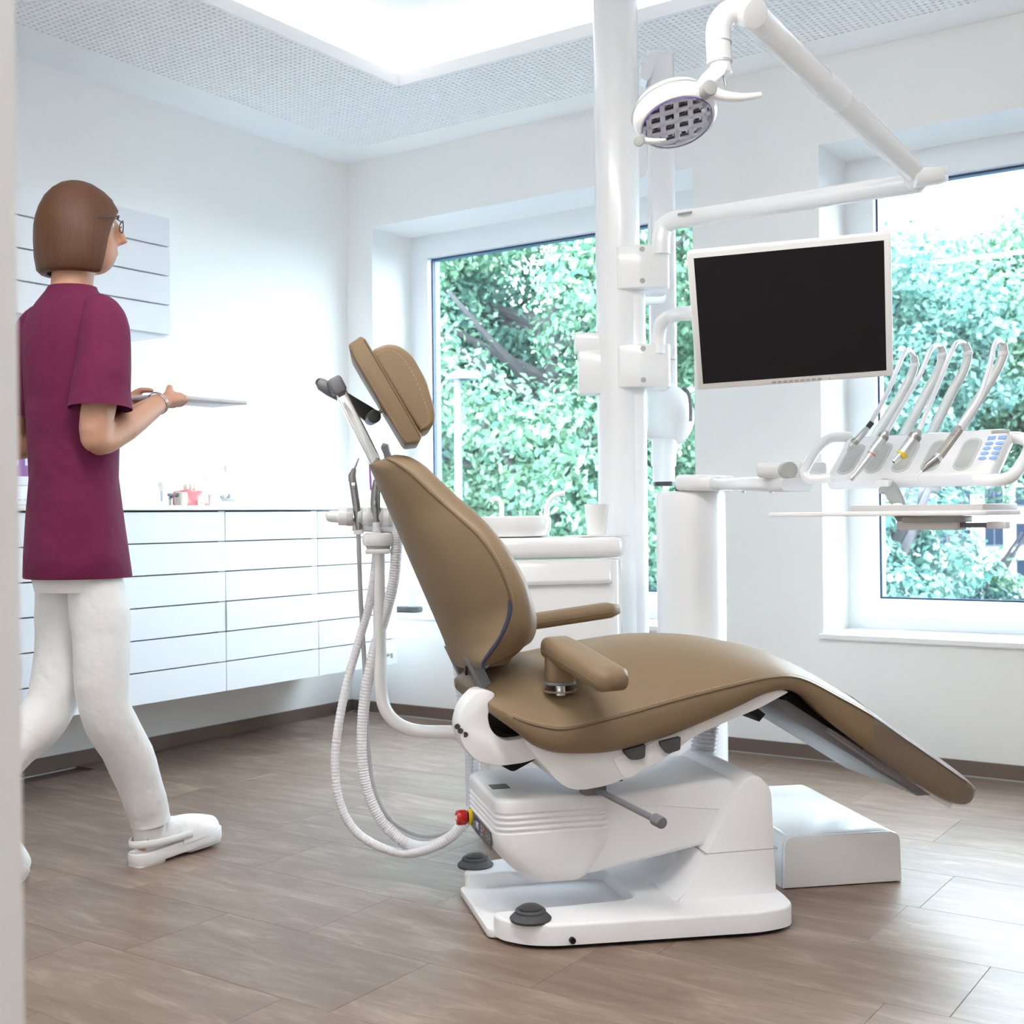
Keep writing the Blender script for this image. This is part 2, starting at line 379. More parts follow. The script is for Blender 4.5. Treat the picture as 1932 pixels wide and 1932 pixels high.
GX0 = CX0-NL*PP; GY1 = CY1+NB*PP
perf('perforated_panel', GX0, GY1-NLY*PP, NL, NLY)
NXB = 116; perf('perforated_panel', CX0, CY1, NXB, NB)
xe = CX0+NXB*PP; yl = GY1-NLY*PP
b = MB(); th = .02
def strip(x0, x1, y0, y1): b.box(((x0+x1)/2, (y0+y1)/2, ZC+th/2), (x1-x0, y1-y0, th))
strip(XL, GX0, YF-.2, YB); strip(GX0, XR, GY1, YB); strip(GX0, CX0, YF-.2, yl); strip(xe, XR, CY1, GY1)
strip(CX0, XR, YF-.2, CY0); strip(CX1, XR, CY0, CY1)
b.build('border', CEILM, ceil, smooth=0)
b = MB(); b.box(((XL+CX0)/2, (YF+YB)/2, ZC+.024), (CX0-XL-.02, YB-YF, .004)); b.box(((CX0+XR)/2, (CY1+YB)/2, ZC+.024), (XR-CX0, YB-CY1-.02, .004)); b.build('acoustic_felt', FELT, ceil, smooth=0)
b = MB()
b.box((CX0+.006, (CY0+CY1)/2, ZC+.025), (.012, CY1-CY0, .05)); b.box((CX1-.006, (CY0+CY1)/2, ZC+.025), (.012, CY1-CY0, .05))
b.box(((CX0+CX1)/2, CY1-.006, ZC+.025), (CX1-CX0, .012, .05)); b.box(((CX0+CX1)/2, CY0+.006, ZC+.025), (CX1-CX0, .012, .05))
b.build('cove_lip', CEILM, ceil, smooth=0)
b = MB()
for x0, x1, y0, y1 in ((XL, CX0-.012, YF, YB), (CX1+.012, XR, YF, YB), (CX0-.012, CX1+.012, CY1+.012, YB), (CX0-.012, CX1+.012, YF, CY0-.012)): b.box(((x0+x1)/2, (y0+y1)/2, ZC+.036), (x1-x0, y1-y0, .012))
b.box(((CX0+CX1)/2, (CY0+CY1)/2, 3.06), (CX1-CX0+.8, CY1-CY0+.8, .08))
for x in (CX0-.32, CX1+.32): b.box((x, (CY0+CY1)/2, 3.0), (.04, CY1-CY0+.7, .2))
for y in (CY0-.32, CY1+.32): b.box(((CX0+CX1)/2, y, 3.0), (CX1-CX0+.7, .04, .2))
b.build('raised_centre', CEILM, ceil, smooth=0)
b = MB(); b.box((-.5, -.72, 2.65), (3.9, 2.2, .06)); b.build('corridor_ceiling', CEILM, ceil, smooth=0)
LEDM = mat('led_strip', (.9, .9, .88), .5, emit=(1, .975, .93), es=COVE)
LEDC = mat('corridor_lamp', (.9, .9, .88), .5, emit=(1, .97, .92), es=LED)
for c, s, t in (((CX0-.075, (CY0+CY1)/2, ZC+.056), (.03, CY1-CY0+.1, .02), 'along the left wall side'), ((CX1+.075, (CY0+CY1)/2, ZC+.056), (.03, CY1-CY0+.1, .02), 'on the right side of the room'), (((CX0+CX1)/2, CY1+.075, ZC+.056), (CX1-CX0+.1, .03, .02), 'along the window wall side'), (((CX0+CX1)/2, CY0-.075, ZC+.056), (CX1-CX0+.1, .03, .02), 'on the doorway side')):
    b = MB(); b.box(c, s); tag(b.build('cove_light', LEDM, smooth=0), 'hidden light strip in the ceiling cove '+t, 'light')
b = MB(); b.box((-.6, -.75, 2.6), (2.4, .18, .04)); tag(b.build('corridor_light', LEDC, smooth=0), 'long ceiling lamp in the corridor outside the doorway', 'light')
t = thing('pendant_lamp', 'long white linear lamp hanging above the room, seen mirrored in the right window', 'lamp', (-1.1, 1.5, 2.74))
b = MB(); b.rbox((0, 0, .03), (2.8, .12, .05), .006); b.build('housing', PLAM, t)
b = MB(); b.box((0, 0, .002), (2.76, .1, .006)); b.build('diffuser', mat('lamp_diffuser', (.9, .9, .9), .5, emit=(1, .97, .93), es=PEND), t, smooth=0)
for x in (-1.1, 1.1): b = MB(); b.cyl((x, 0, .05), (x, 0, .28), .003, n=8); b.build('wire', STEEL, t)
# windows
def ring_box(b, x0, x1, z0, z1, wd, y0, y1):
    b.box(((x0+x1)/2, (y0+y1)/2, z1-wd/2), (x1-x0, y1-y0, wd)); b.box(((x0+x1)/2, (y0+y1)/2, z0+wd/2), (x1-x0, y1-y0, wd))
    for x in (x0+wd/2, x1-wd/2): b.box((x, (y0+y1)/2, (z0+z1)/2), (wd, y1-y0, z1-z0-2*wd))
def window(name, W, label):
    o = struct(name, label); x0, x1 = W; z0, z1 = WZ; y = YB+.31
    b = MB(); ring_box(b, x0, x1, z0, z1, .062, y, y+.07); b.build('frame', FRAME, o, smooth=0)
    i = .052; b = MB(); ring_box(b, x0+i, x1-i, z0+i, z1-i, .072, y-.014, y+.062); b.build('sash', FRAME, o, smooth=0)
    i = .124; b = MB(); ring_box(b, x0+i-.004, x1-i+.004, z0+i-.004, z1-i+.004, .012, y+.02, y+.032); b.build('gasket', GASK, o, smooth=0)
    b = MB(); ring_box(b, x0+i-.03, x1-i+.03, z0+i-.03, z1-i+.03, .034, y+.045, y+.085); b.build('outer_bead', ALU_EXT, o, smooth=0)
    b = MB(); b.box(((x0+x1)/2, y+.038, (z0+z1)/2), (x1-x0-2*i+.01, .006, z1-z0-2*i+.01)); b.build('pane', GLASS, o, smooth=0)
    b = MB(); b.rbox(((x0+x1)/2, (YB-.018+y)/2, z0-.011), (x1-x0+.03, y-YB+.018, .022), .003); b.build('sill', WOOD_TOP, o, smooth=0)
    b = MB(); ring_box(b, x0+.02, x1-.02, z0-.01, z1+.02, .05, y+.07, y+.16); b.build('outer_reveal', ALU_EXT, o, smooth=0)
window('window_1', W1, 'large window left of the ceiling column with a deep white reveal')
window('window_2', W2, 'large window at the right edge behind the instrument console')
# ------------------------------------------------------------------ drawer cabinets on the left wall
XC = -3.79; ZB, ZT = .305, 1.032; UW = .537
CABL = ['white hanging drawer cabinet nearest the doorway, left of the walking person', 'white hanging drawer cabinet behind the walking person', 'white hanging drawer cabinet just right of the walking person', 'white hanging drawer cabinet third from the left under the tooth models', 'white hanging drawer cabinet in the window corner, with a key in its bottom drawer']
y = 1.857; dh = (ZT-ZB)/6
db = MB(); db.rbox((0, 0, 0), (UW-.004, dh-.0048, .019), .0012, Matrix(((0, 0, 1, 0), (1, 0, 0, 0), (0, 1, 0, 0), (0, 0, 0, 1)))); dmesh = db.mesh('drawer', LAQ, 0)
for k in range(5):
    yc = y+UW/2; t = thing('drawer_cabinet', CABL[k], 'cabinet', (XL+.005, yc, ZB), 0, 'hanging drawer cabinets')
    b = MB(); dp = XC-.021-XL-.005
    for s in (-1, 1): b.box((dp/2, s*(UW/2-.009), (ZT-ZB)/2), (dp, .017, ZT-ZB))
    b.box((dp/2, 0, .008), (dp, UW-.036, .016)); b.box((.006, 0, (ZT-ZB)/2), (.012, UW-.036, ZT-ZB-.004))
    b.build('body', LAQ, t, smooth=0)
    b = MB(); b.box((dp-.004, 0, (ZT-ZB)/2+.008), (.006, UW-.037, ZT-ZB-.018)); b.build('drawer_gap_shade', GAP, t, smooth=0)  # near-black sheet puts the shade of the drawer gaps into colour
    for j in range(6):
        o = bpy.data.objects.new('drawer', dmesh); COL.objects.link(o); o.parent = t
        o.location = (dp+.0115+(.004 if (k, j) in ((2, 4), (3, 2)) else 0), 0, dh*(j+.5)-.002)
        if k == 4 and j == 0:
            p = onx(733, 1235, XC); lx, ly, lz = .0095, p.y-yc-o.location.y, p.z-ZB-o.location.z
            b = MB(); b.cyl((lx, ly-.008, lz), (lx+.006, ly-.008, lz), .008, n=16); b.build('lock', STEEL, o)
            b = MB(); b.cyl((lx, ly-.008, lz), (lx+.02, ly-.008, lz), .002, n=8); b.rbox((lx+.026, ly-.008, lz-.002), (.014, .004, .024), .0015); b.build('key', GRYL, o)
    y += UW
b = MB(); b.rbox(((XL+XC+.012)/2+.002, (1.857+4.547)/2, 1.0445), (XC+.012-XL-.004, 2.69, .019), .002)
tag(b.build('worktop', WOOD_TOP), 'thin white worktop lying on the hanging drawer cabinets', 'worktop')
ZW = 1.0545
# wall cabinet with slatted fronts behind the person's head
t = thing('wall_cabinet', 'white wall cabinet with horizontal flap fronts behind the person\'s head', 'cabinet', (XL, 0, 0))
y1 = 3.379; y0 = 1.9; xf = -4.0-XL; lines = [1.749, 1.87, 1.989, 2.108, 2.228]
b = MB(); b.box(((xf-.02)/2, (y0+y1)/2, (lines[0]+lines[-1])/2), (xf-.022, y1-y0, lines[-1]-lines[0]+.01)); b.build('body', LAQ, t, smooth=0)
for k in range(4):
    b = MB(); b.rbox((xf-.009, (y0+y1)/2, (lines[k]+lines[k+1])/2), (.018, y1-y0, lines[k+1]-lines[k]-.006), .001); b.build('flap', LAQ, t, smooth=0)
# things on the worktop
def wt(px, py, x=-4.0): return onx(px, py, x)
t = thing('desktop_monitor', 'desktop computer monitor with violet screen half hidden behind the person', 'monitor', (-4.08, 2.86, ZW), math.radians(-3))
b = MB(); b.rbox((0, 0, .008), (.18, .24, .014), .005); b.build('foot', PLAM, t); b = MB(); b.rbox((-.03, 0, .07), (.03, .06, .12), .01); b.build('neck', PLAM, t)
b = MB(); b.rbox((0, 0, .255), (.035, .56, .36), .008); b.build('housing', PLAM, t)
SCV = mat('violet_screen', (.05, .02, .06), .3, emit=(.32, .12, .4), es=.45); SCB = mat('screen_window', (.2, .25, .5), .3, emit=(.45, .5, .95), es=.6)
b = MB(); b.box((.018, 0, .265), (.002, .535, .31)); s_ = b.build('screen', SCV, t, smooth=0)
for ys, ws, zs, hs in ((-.19, .11, .23, .16), (-.1, .016, .24, .18), (-.055, .05, .30, .004), (-.055, .05, .28, .004), (-.055, .05, .26, .004), (-.055, .05, .24, .004), (-.055, .05, .22, .004), (.12, .18, .28, .2)):
    b = MB(); b.box((.0194, ys, zs), (.0006, ws, hs)); b.build('window_panel', SCB, s_, smooth=0)
text_mesh('0:17', .018, WM(t) @ Matrix.Translation((.0196, -.165, .135)) @ Matrix(((0, 0, 1, 0), (1, 0, 0, 0), (0, 1, 0, 0), (0, 0, 0, 1))), WHT, 'clock_digits', s_)
t = thing('keyboard', 'white computer keyboard on the worktop left of the person', 'keyboard', (-3.9, 2.68, ZW), 0)
b = MB(); b.rbox((0, 0, .009), (.15, .42, .016), .004); kb = b.build('body', PLAM, t)
kk = MB(); kk.rbox((0, 0, 0), (.015, .016, .006), .0015); km = kk.mesh('keycap', LAQ)
for r_ in range(5):
    for c_ in range(20):
        o = bpy.data.objects.new('keycap', km); COL.objects.link(o); o.parent = kb; o.location = (-.05+r_*.024, -.19+c_*.02, .019)
def tooth(b, c, r, h, M=None):
    b.lathe([(r*.55, 0), (r*.8, h*.25), (r, h*.55), (r*.95, h*.8), (r*.7, h*.95), (r*.3, h)], Matrix.Translation(V3(c)), n=14)
IV = mat('ivory_tooth', (.88, .86, .78), .2, coat=.4); GUM = mat('gum_pink', (.72, .16, .16), .25, coat=.5); CREAM = mat('cream_plaster', (.8, .78, .68), .5)
p = wt(306, 955); t = thing('tooth_implant_model', 'white tooth crown on a steel implant post, leftmost of the models', 'model', (p.x, p.y, ZW))
b = MB(); b.cyl((0, 0, 0), (0, 0, .004), .012); b.build('foot', CLEAR, t); b = MB(); b.cyl((0, 0, .004), (0, 0, .02), .002); b.lathe([(.004, .018), (.007, .024), (.007, .05), (.009, .055), (.009, .06)], n=16); b.build('implant', STEEL, t)
b = MB(); tooth(b, (0, 0, .058), .016, .04); b.build('crown', IV, t)
p = wt(322, 957); t = thing('implant_screw_model', 'small steel implant screw standing left of the red gum model', 'model', (p.x, p.y, ZW))
b = MB(); b.lathe([(.009, 0), (.009, .03), (.012, .032), (.006, .04), (.003, .046), (.0025, .085), (.0015, .088)], n=16); b.build('screw', STEEL, t)
b = MB(); b.cyl((.01, -.02, .045), (.01, .02, .045), .007); b.cyl((.01, .018, .045), (.01, .026, .045), .009); b.build('cross_screw', GRY, t)
pa, pb = wt(334, 955), wt(386, 955); L_ = pb.y-pa.y
t = thing('gum_model', 'red gum model with three ivory teeth on the worktop', 'model', (-4.0, (pa.y+pb.y)/2, ZW))
b = MB(); b.slab(fillet([(-L_/2, 0), (L_/2, 0), (L_/2-.005, .05), (L_*.25, .066), (.0, .062), (-L_*.2, .07), (-L_/2, .06)], .014), -.03, .03, .005, Matrix(((0, 0, 1, 0), (1, 0, 0, 0), (0, 1, 0, 0), (0, 0, 0, 1)))); b.build('gum', GUM, t)
b = MB(); b.rbox((.008, -L_/2+.014, .029), (.05, .034, .058), .008); b.build('cut_section', CREAM, t)
for ty in (-.026, -.004, .016):
    b = MB(); tooth(b, (0, ty, .058), .0125, .035); b.build('tooth', IV, t)
b = MB(); b.rbox((.032, .026, .012), (.004, .038, .02), .001); lb = b.build('label_plate', CREAM, t)
for k in range(3): b = MB(); b.box((.0345, .026, .016-k*.004), (.0006, .026-.006*k, .0012)); b.build('print_line', DRK, lb, smooth=0)
p = wt(407, 950, -4.15); t = thing('leaflet_holder', 'upright pink and white information card on a small stand', 'leaflet', (-4.15, p.y, ZW))
PINK = mat('pink_print', (.85, .6, .66), .6)
b = MB(); b.rbox((0, 0, .075), (.006, .125, .15), .001); c_ = b.build('card', WHT, t)
b = MB(); b.box((.0036, 0, .12), (.0008, .118, .052)); b.build('pink_panel', PINK, c_, smooth=0)
b = MB(); b.tube([(.004, .02, .045), (.004, .017, .06), (.004, .02, .075), (.004, .028, .078), (.004, .034, .072), (.004, .033, .055), (.004, .03, .043)], .0008, 6); b.build('tooth_drawing', GRYL, c_)
b = MB(); b.rbox((.02, 0, .006), (.05, .14, .012), .003); b.build('base', PLAM, t)
p = wt(412, 950); t = thing('model_tray', 'white dish with grey insert right of the gum model', 'model', (p.x, p.y+.012, ZW))
b = MB(); b.slab(fillet([(-.085, 0), (.085, 0), (.085, .016), (-.02, .02), (-.035, .05), (-.07, .05), (-.085, .03)], .006), -.03, .03, .003, Matrix(((0, 0, 1, 0), (1, 0, 0, 0), (0, 1, 0, 0), (0, 0, 0, 1)))); b.build('dish', PLAM, t)
b = MB(); b.rbox((0, .03, .03), (.03, .09, .024), .003); b.build('insert', GRYL, t)
b = MB(); b.cyl((.018, .0, .035), (.018, .0, .046), .01); b.cyl((.018, .035, .035), (.018, .035, .052), .008); b.build('metal_pins', STEEL, t)
p = onx(438, 910, XL); t = thing('wall_socket', 'white double wall socket with blue outline right of the leaflet', 'socket', (XL, p.y, p.z))
b = MB(); b.rbox((.004, 0, 0), (.008, .085, .16), .002); b.build('plate', LAQ, t, smooth=0)
b = MB()
for z in (-.067, .067): b.box((.0085, 0, z), (.001, .05, .002))
for y_ in (-.025, .025): b.box((.0085, y_, 0), (.001, .002, .134))
b.build('outline', mat('blue_grey', (.35, .45, .6), .5), t, smooth=0)
for z in (-.033, .033): b = MB(); b.cyl((.007, 0, z), (.0095, 0, z), .02); b.build('outlet', WHT, t)
# ------------------------------------------------------------------ dental chair (local axes: x to the foot end, y away from the camera)
CH = thing('dental_chair', 'tan leather dental chair with white lift base in the middle of the room', 'dental chair', (-1.795, 2.545, 0), math.radians(48))
CHM = WM(CH); CHI = CHM.inverted(); CHV = (CHM.to_3x3() @ Vector((0, 1, 0)))
def CV(px, py, v):
    "chair-frame point on the plane y = v"
    return CHI @ at_plane(px, py, CHM @ Vector((0, v, 0)), CHV)
def CZ(px, py, z): return CHI @ onz(px, py, z)
def uz(pts, v): return [(CV(x, y, v).x, CV(x, y, v).z) for x, y in pts]
# base
out = [(-.07, -.15), (-.045, -.19, .03), (.0, -.262, .07), (.06, -.285, .06), (.56, -.325, .04), (.655, -.30, .07), (.672, -.2, .06)]
base_poly = fillet(out+[(x, -y) + tuple(r) for x, y, *r in out[::-1]], .02, 5)
b = MB(); b.slab(inset(base_poly, .012), .0, .014, 0); b.build('base_gap_shade', BLK, CH)  # black slab stands in for the shade in the gap under the base
b = MB(); b.slab(rr(.40, .36, .02), .004, .024, .003, Matrix.Translation((.128, 0, 0))); b.build('base_plate', PLAM, CH)
U = [(-.062, -.158, .025), (-.05, -.215, .03), (.0, -.265, .06), (.06, -.287, .06), (.56, -.325, .04), (.655, -.30, .07), (.672, -.2, .06)]
Up = fillet(U + [(x, -y)+tuple(r) for x, y, *r in U[::-1]] + [(.31, .15, .05), (.31, -.15, .05)], .015, 5)
b = MB(); b.slab(Up, .0105, .060, .008, n=3, b0=0); b.build('base_fork', PLAM, CH)
p = CV(1079, 1773, -.29); b = MB(); b.cyl((p.x, -.30, p.z), (p.x, -.272, p.z), .0072, n=20); b.build('socket_hole', BLK, CH)
for px, py in ((1001, 1734), (897, 1633)):
    p = CZ(px, py, .06); q = Matrix.Translation((p.x, p.y, .058))
    b = MB(); b.lathe([(.047, 0), (.049, .006), (.041, .014), (.036, .018), (.036, .023), (.033, .026), (.028, .026)], q, 32); s_ = b.build('foot_switch', RUB, CH, label='dark grey round foot switch')
    b = MB(); b.lathe([(.028, .024), (.0275, .030), (.02, .0345), (.008, .0365), (.001, .037)], q, 32); b.build('tread_cap', DRK, s_)
# tower and lifting arm
tw = [(.36, .035, .01), (.385, .06, .03), (.43, .10, .06), (.50, .22), (.548, .325, .05), (.60, .362, .05), (.645, .32, .05), (.656, .035)]
b = MB(); b.side(tw, -.20, .20, .006, .03, n=2); b.build('tower', PLAM, CH)
b = MB(); b.side([(.467, .168), (.6585, .168), (.6585, .1705), (.468, .1705)], -.2008, .2008, .001); b.build('tower_seam', GRYL, CH)
arm = [(.10, .30), (.24, .318), (.57, .345, .05), (.62, .25), (.50, .182, .03), (.17, .127, .03), (.10, .16)]
b = MB(); b.side(arm, -.162, .162, .014, .015, n=3); b.build('lift_arm', PLAM, CH)
# motor housing: stacked outlines with rounded corners and four grooves
R = []
def house(z, x0, x1, w, r, ins=0):
    R.append([(x+(x0+x1)/2, y, z) for x, y in rr(x1-x0-2*ins, w-2*ins, r, 5)])
for z, x0, x1, ww, r in ((.117, .065, .160, .29, .03), (.119, .052, .170, .315, .035), (.126, .036, .183, .335, .04), (.15, .002, .203, .348, .042), (.185, -.034, .226, .353, .042), (.21, -.047, .240, .354, .042), (.236, -.05, .242, .354, .04)): house(z, x0, x1, ww, r)
for k in range(4):
    z = .243+k*.0135
    house(z, -.05, .242, .354, .04); house(z+.0035, -.05, .242, .354, .04, .0045); house(z+.007, -.05, .242, .354, .04, .0045); house(z+.0105, -.05, .242, .354, .04)
for z, i in ((.300, 0), (.316, 0), (.323, .003), (.327, .009)): house(z, -.05, .242, .354, .04, i)
b = MB(); b.loft(R); hs = b.build('lift_housing', PLAM, CH)
# control strip on the head-end face
XF = -.0512
b = MB(); b.slab(fillet([(.135, .242), (-.125, .2385), (-.128, .197), (.06, .196), (.135, .20)], .004), 0, .0022, .0006, Matrix(((0, 0, -1, XF+.001), (1, 0, 0, 0), (0, 1, 0, 0), (0, 0, 0, 1)))); cp = b.build('control_strip', mat('strip_grey', (.1, .1, .11), .4), CH)
FC = Matrix(((0, 0, -1, XF-.0016), (-1, 0, 0, 0), (0, 1, 0, 0), (0, 0, 0, 1)))      # text frame: x to the right seen from the head end
b = MB(); b.rbox((XF-.0014, .028, .219), (.0008, .05, .036), .0003); b.build('logo_field', NAVY, cp, smooth=0)
text_mesh('FIMET', .019, CHM @ FC @ Matrix.Translation((-.028, .219, .0004)) @ Matrix.Scale(.72, 4, (1, 0, 0)) @ Matrix.Scale(1.35, 4, (0, 1, 0)), WHT, 'logo_letters', cp)
text_mesh('STOP', .007, CHM @ FC @ Matrix.Translation((-.068, .219, .0004)), GRYL, 'stop_letters', cp)
b = MB(); b.box((XF-.0014, -.05, .219), (.0008, .012, .03)); b.build('indicator_slot', mat('dark_red', (.05, .012, .012), .3), cp, smooth=0)
b = MB(); b.box((XF-.002, -.05, .229), (.0008, .007, .005)); b.build('indicator_light', mat('red_led', (.5, .02, .02), .3, emit=(1, .05, .05), es=.6), cp, smooth=0)
for k in range(3):
    b = MB(); b.box((XF-.0014, -.022, .229-k*.010), (.0006, .016, .004)); b.build('legend', GRYL, cp, smooth=0)
for y_ in (-.078, -.106):
    b = MB(); b.lathe([(.0112, 0), (.0122, .0006), (.0112, .0012)], Matrix(((0, 0, -1, XF-.001), (1, 0, 0, y_), (0, 1, 0, .219), (0, 0, 0, 1))), 24, cap=False); b.box((XF-.0014, y_, .219), (.0006, .009, .003)); b.build('touch_button', GRYL, cp)
p = CHI @ at(870, 1545, 3.02)
EM = Matrix(((0, 0, -1, XF), (1, 0, 0, .105), (0, 1, 0, .224), (0, 0, 0, 1)))
b = MB(); b.lathe([(.019, -.002), (.0205, .001), (.0205, .007), (.018, .010)], EM, 28); b.build('stop_collar', YEL, CH)
b = MB(); b.lathe([(.013, .009), (.013, .016)], EM, 20); b.build('stop_shaft', BLK, CH)
b = MB(); b.lathe([(.0165, .014), (.0195, .018), (.020, .034), (.018, .040), (.012, .042), (.001, .0425)], EM, 28); st = b.build('stop_button', RED, CH, label='red mushroom emergency stop button')
b = MB(); b.lathe([(.0045, .0425), (.0045, .0434), (.0001, .0434)], EM, 16)
for a0 in (.3, 2.4, 4.5): b.tube([EM @ Vector((.0125*math.cos(a0+k*.25), .0125*math.sin(a0+k*.25), .0422)) for k in range(5)], .0011, 6)
b.build('arrow_print', WHT, st)
p = CZ(942, 1484, .3272)
b = MB(); b.rbox((p.x, p.y, .3275), (.045, .05, .0012), .0004); b.build('type_plate', DRK, CH, smooth=0)
# seat shell and hinge bracket
sh = [(.012, .473, .01), (.03, .44, .02), (.105, .351, .05), (.21, .362, .03), (.332, .408, .03), (.43, .47, .03), (.598, .528, .015), (.672, .562, .008), (.60, .585), (.428, .53), (.238, .50), (.07, .51)]
b = MB(); b.side(sh, -.248, .248, .003, .012, n=2); b.build('seat_shell', PLAM, CH)
b = MB(); b.side([(.215, .425), (.245, .37, .02), (.34, .412, .03), (.43, .478, .02), (.40, .487)], -.251, -.2, .004, .006); b.build('shell_recess', PLAM, CH)
for pts in (((1170, 1412), (1211, 1400), (1210, 1425), (1200, 1429), (1183, 1430), (1172, 1418)), ((1237, 1396), (1277, 1386), (1276, 1411), (1252, 1419), (1240, 1405))):
    b = MB(); b.side(uz(pts, -.235), -.263, -.2, .0015, .005); b.build('rubber_stop', RUB, CH)
hb = uz(((897, 1297), (930, 1304), (922, 1322), (914, 1345), (920, 1374), (945, 1394), (985, 1388), (1010, 1372), (1018, 1400), (1012, 1424), (985, 1434), (935, 1441), (893, 1432), (867, 1402), (857, 1367), (868, 1328)), -.17)
b = MB(); b.side([(x, z, .02) for x, z in hb], -.205, -.125, .004, .02, n=2); b.build('hinge_bracket', PLAM, CH)
for k, (px, py) in enumerate(((863, 1371), (869, 1379), (878, 1386))):
    p = CV(px, py, -.12-.025*k); n = Vector((-.9, -.55, -.1)).normalized()
    p = CV(px, py, -.2055)
    b = MB(); b.tube([p+Vector((-.001, -.001, 0)), p+Vector((.006, .012, 0))], .0065, 14); b.build('bracket_cap', DRK, CH)
b = MB(); b.side(uz(((925, 1365), (955, 1385), (1000, 1372), (1010, 1430), (965, 1455), (930, 1435), (930, 1400)), -.15), -.165, .14, .002, .01); b.build('hinge_drum', BLK, CH)
# seat and legrest cushion
ST = [(-.085, .590, .575, .560, .15), (-.075, .604, .565, .545, .20), (-.055, .618, .553, .528, .245), (-.02, .632, .535, .502, .272), (.03, .645, .517, .464, .283), (.10, .656, .508, .446, .287), (.22, .676, .53, .446, .288), (.365, .690, .562, .478, .287), (.51, .683, .588, .525, .28), (.62, .663, .603, .563, .27),
      (.70, .640, .594, .555, .26), (.80, .592, .545, .470, .25), (.90, .530, .49, .398, .24), (1.0, .462, .423, .333, .232), (1.115, .383, .346, .262, .226), (1.180, .338, .302, .243, .218), (1.212, .313, .280, .250, .197), (1.227, .296, .275, .258, .16), (1.233, .284, .272, .264, .12)]
def interp_rows(rows, m):
    "smooth rows of numbers, m steps per gap"
    A = np.array(rows, float); o = []
    for i in range(len(A)-1):
        p0 = A[max(i-1, 0)]; p1 = A[i]; p2 = A[i+1]; p3 = A[min(i+2, len(A)-1)]
        for k in range(m):
            t = k/m; o.append(.5*((2*p1)+(p2-p0)*t+(2*p0-5*p1+4*p2-p3)*t*t+(3*p1-p0-3*p2+p3)*t**3))
    o.append(A[-1]); return o
SS = interp_rows(ST, 5)
def seat_ring(u, zt, zs, zb, w, g=0.0, bottom=True):
    half = []
    for k in range(9):
        a = k/8; v = w*math.sin(a*PI/2)**.95; half.append((v, zt-(zt-zs)*(v/w)**2.6))
    half[-1] = (w, zs)
    half += [(w*1.004, zs-(zs-zb)*.25), (w*.995, zs-(zs-zb)*.6), (w*.965, zs-(zs-zb)*.88), (w*.91, zb), (w*.7, zb+.012), (w*.35, zb+.014)]
    if g:
        half = [(v+(g if v > w*.8 else 0), z+(g if z >= zs else -g if z <= zb+.002 else 0)) for v, z in half]
        if not bottom: half = half[:13]
    full = [(u, v, z) for v, z in half]+[(u, -v, z) for v, z in half[::-1][(1 if False else 0):-1]] if bottom else None
    if bottom: return [(u, v, z) for v, z in half]+[(u, 0, zb+.015)]+[(u, -v, z) for v, z in half[:0:-1]]
    return [(u, -v, z) for v, z in half[:0:-1]]+[(u, v, z) for v, z in half]
b = MB(); b.loft([seat_ring(*r) for r in SS]); seat = b.build('seat_cushion', LEA, CH, smooth=50)
for s in (-1, 1):
    path = [(r[0], s*(r[4]+.0006), r[2]-.001) for r in SS[14:-2]]
    b = MB(); b.tube(path, .0022, 6); b.build('seam', LEAD, seat)
    b = MB(); pts = [(r[0], s*r[4]*.992, r[2]+.006) for r in interp_rows([list(x) for x in SS[14:-4]], 10)]
    for k in range(0, len(pts)-2, 3): b.tube([pts[k], pts[k+2]], .0007, 4)
    b.build('stitching', STI, seat)
# clear protective cover over the legrest end
rows = [r for r in SS if r[0] > .895]
for part in (0,):
    b = MB(); b.loft([seat_ring(*r, g=.0045, bottom=False) for r in rows[:-4]], cap=False, close=False)
    cov = b.build('foot_cover', CLEAR, CH, label='clear protective foot cover', smooth=60)
b = MB()
for s in (-1, 1): b.tube([(.80, s*.19, .455), (.97, s*.205, .345), (1.15, s*.19, .243)], [.002, .004, .003], 6, flat=4)
b.build('cover_hem', CLEAR, cov)
# mechanism under the legrest
b = MB(); b.side(uz(((1455, 1300), (1480, 1298), (1560, 1345), (1628, 1400), (1618, 1418), (1540, 1375), (1470, 1325)), -.14), -.16, -.115, .004); b.build('leg_rail', BLK, CH)
b = MB(); b.side([(.64, .545), (.70, .53), (1.10, .268), (1.06, .268), (.66, .515)], -.18, .2, .004); b.build('leg_panel', GRY, CH)
b = MB(); b.side(uz(((1395, 1336), (1420, 1328), (1445, 1348), (1433, 1362), (1430, 1356)), -.2), -.2, .15, .002); b.build('leg_bracket', BLK, CH)
b = MB(); b.side([(.63, .565), (.70, .545), (.69, .56), (.45, .53), (.42, .51)], -.2, .2, .002); b.build('under_panel', BLK, CH)
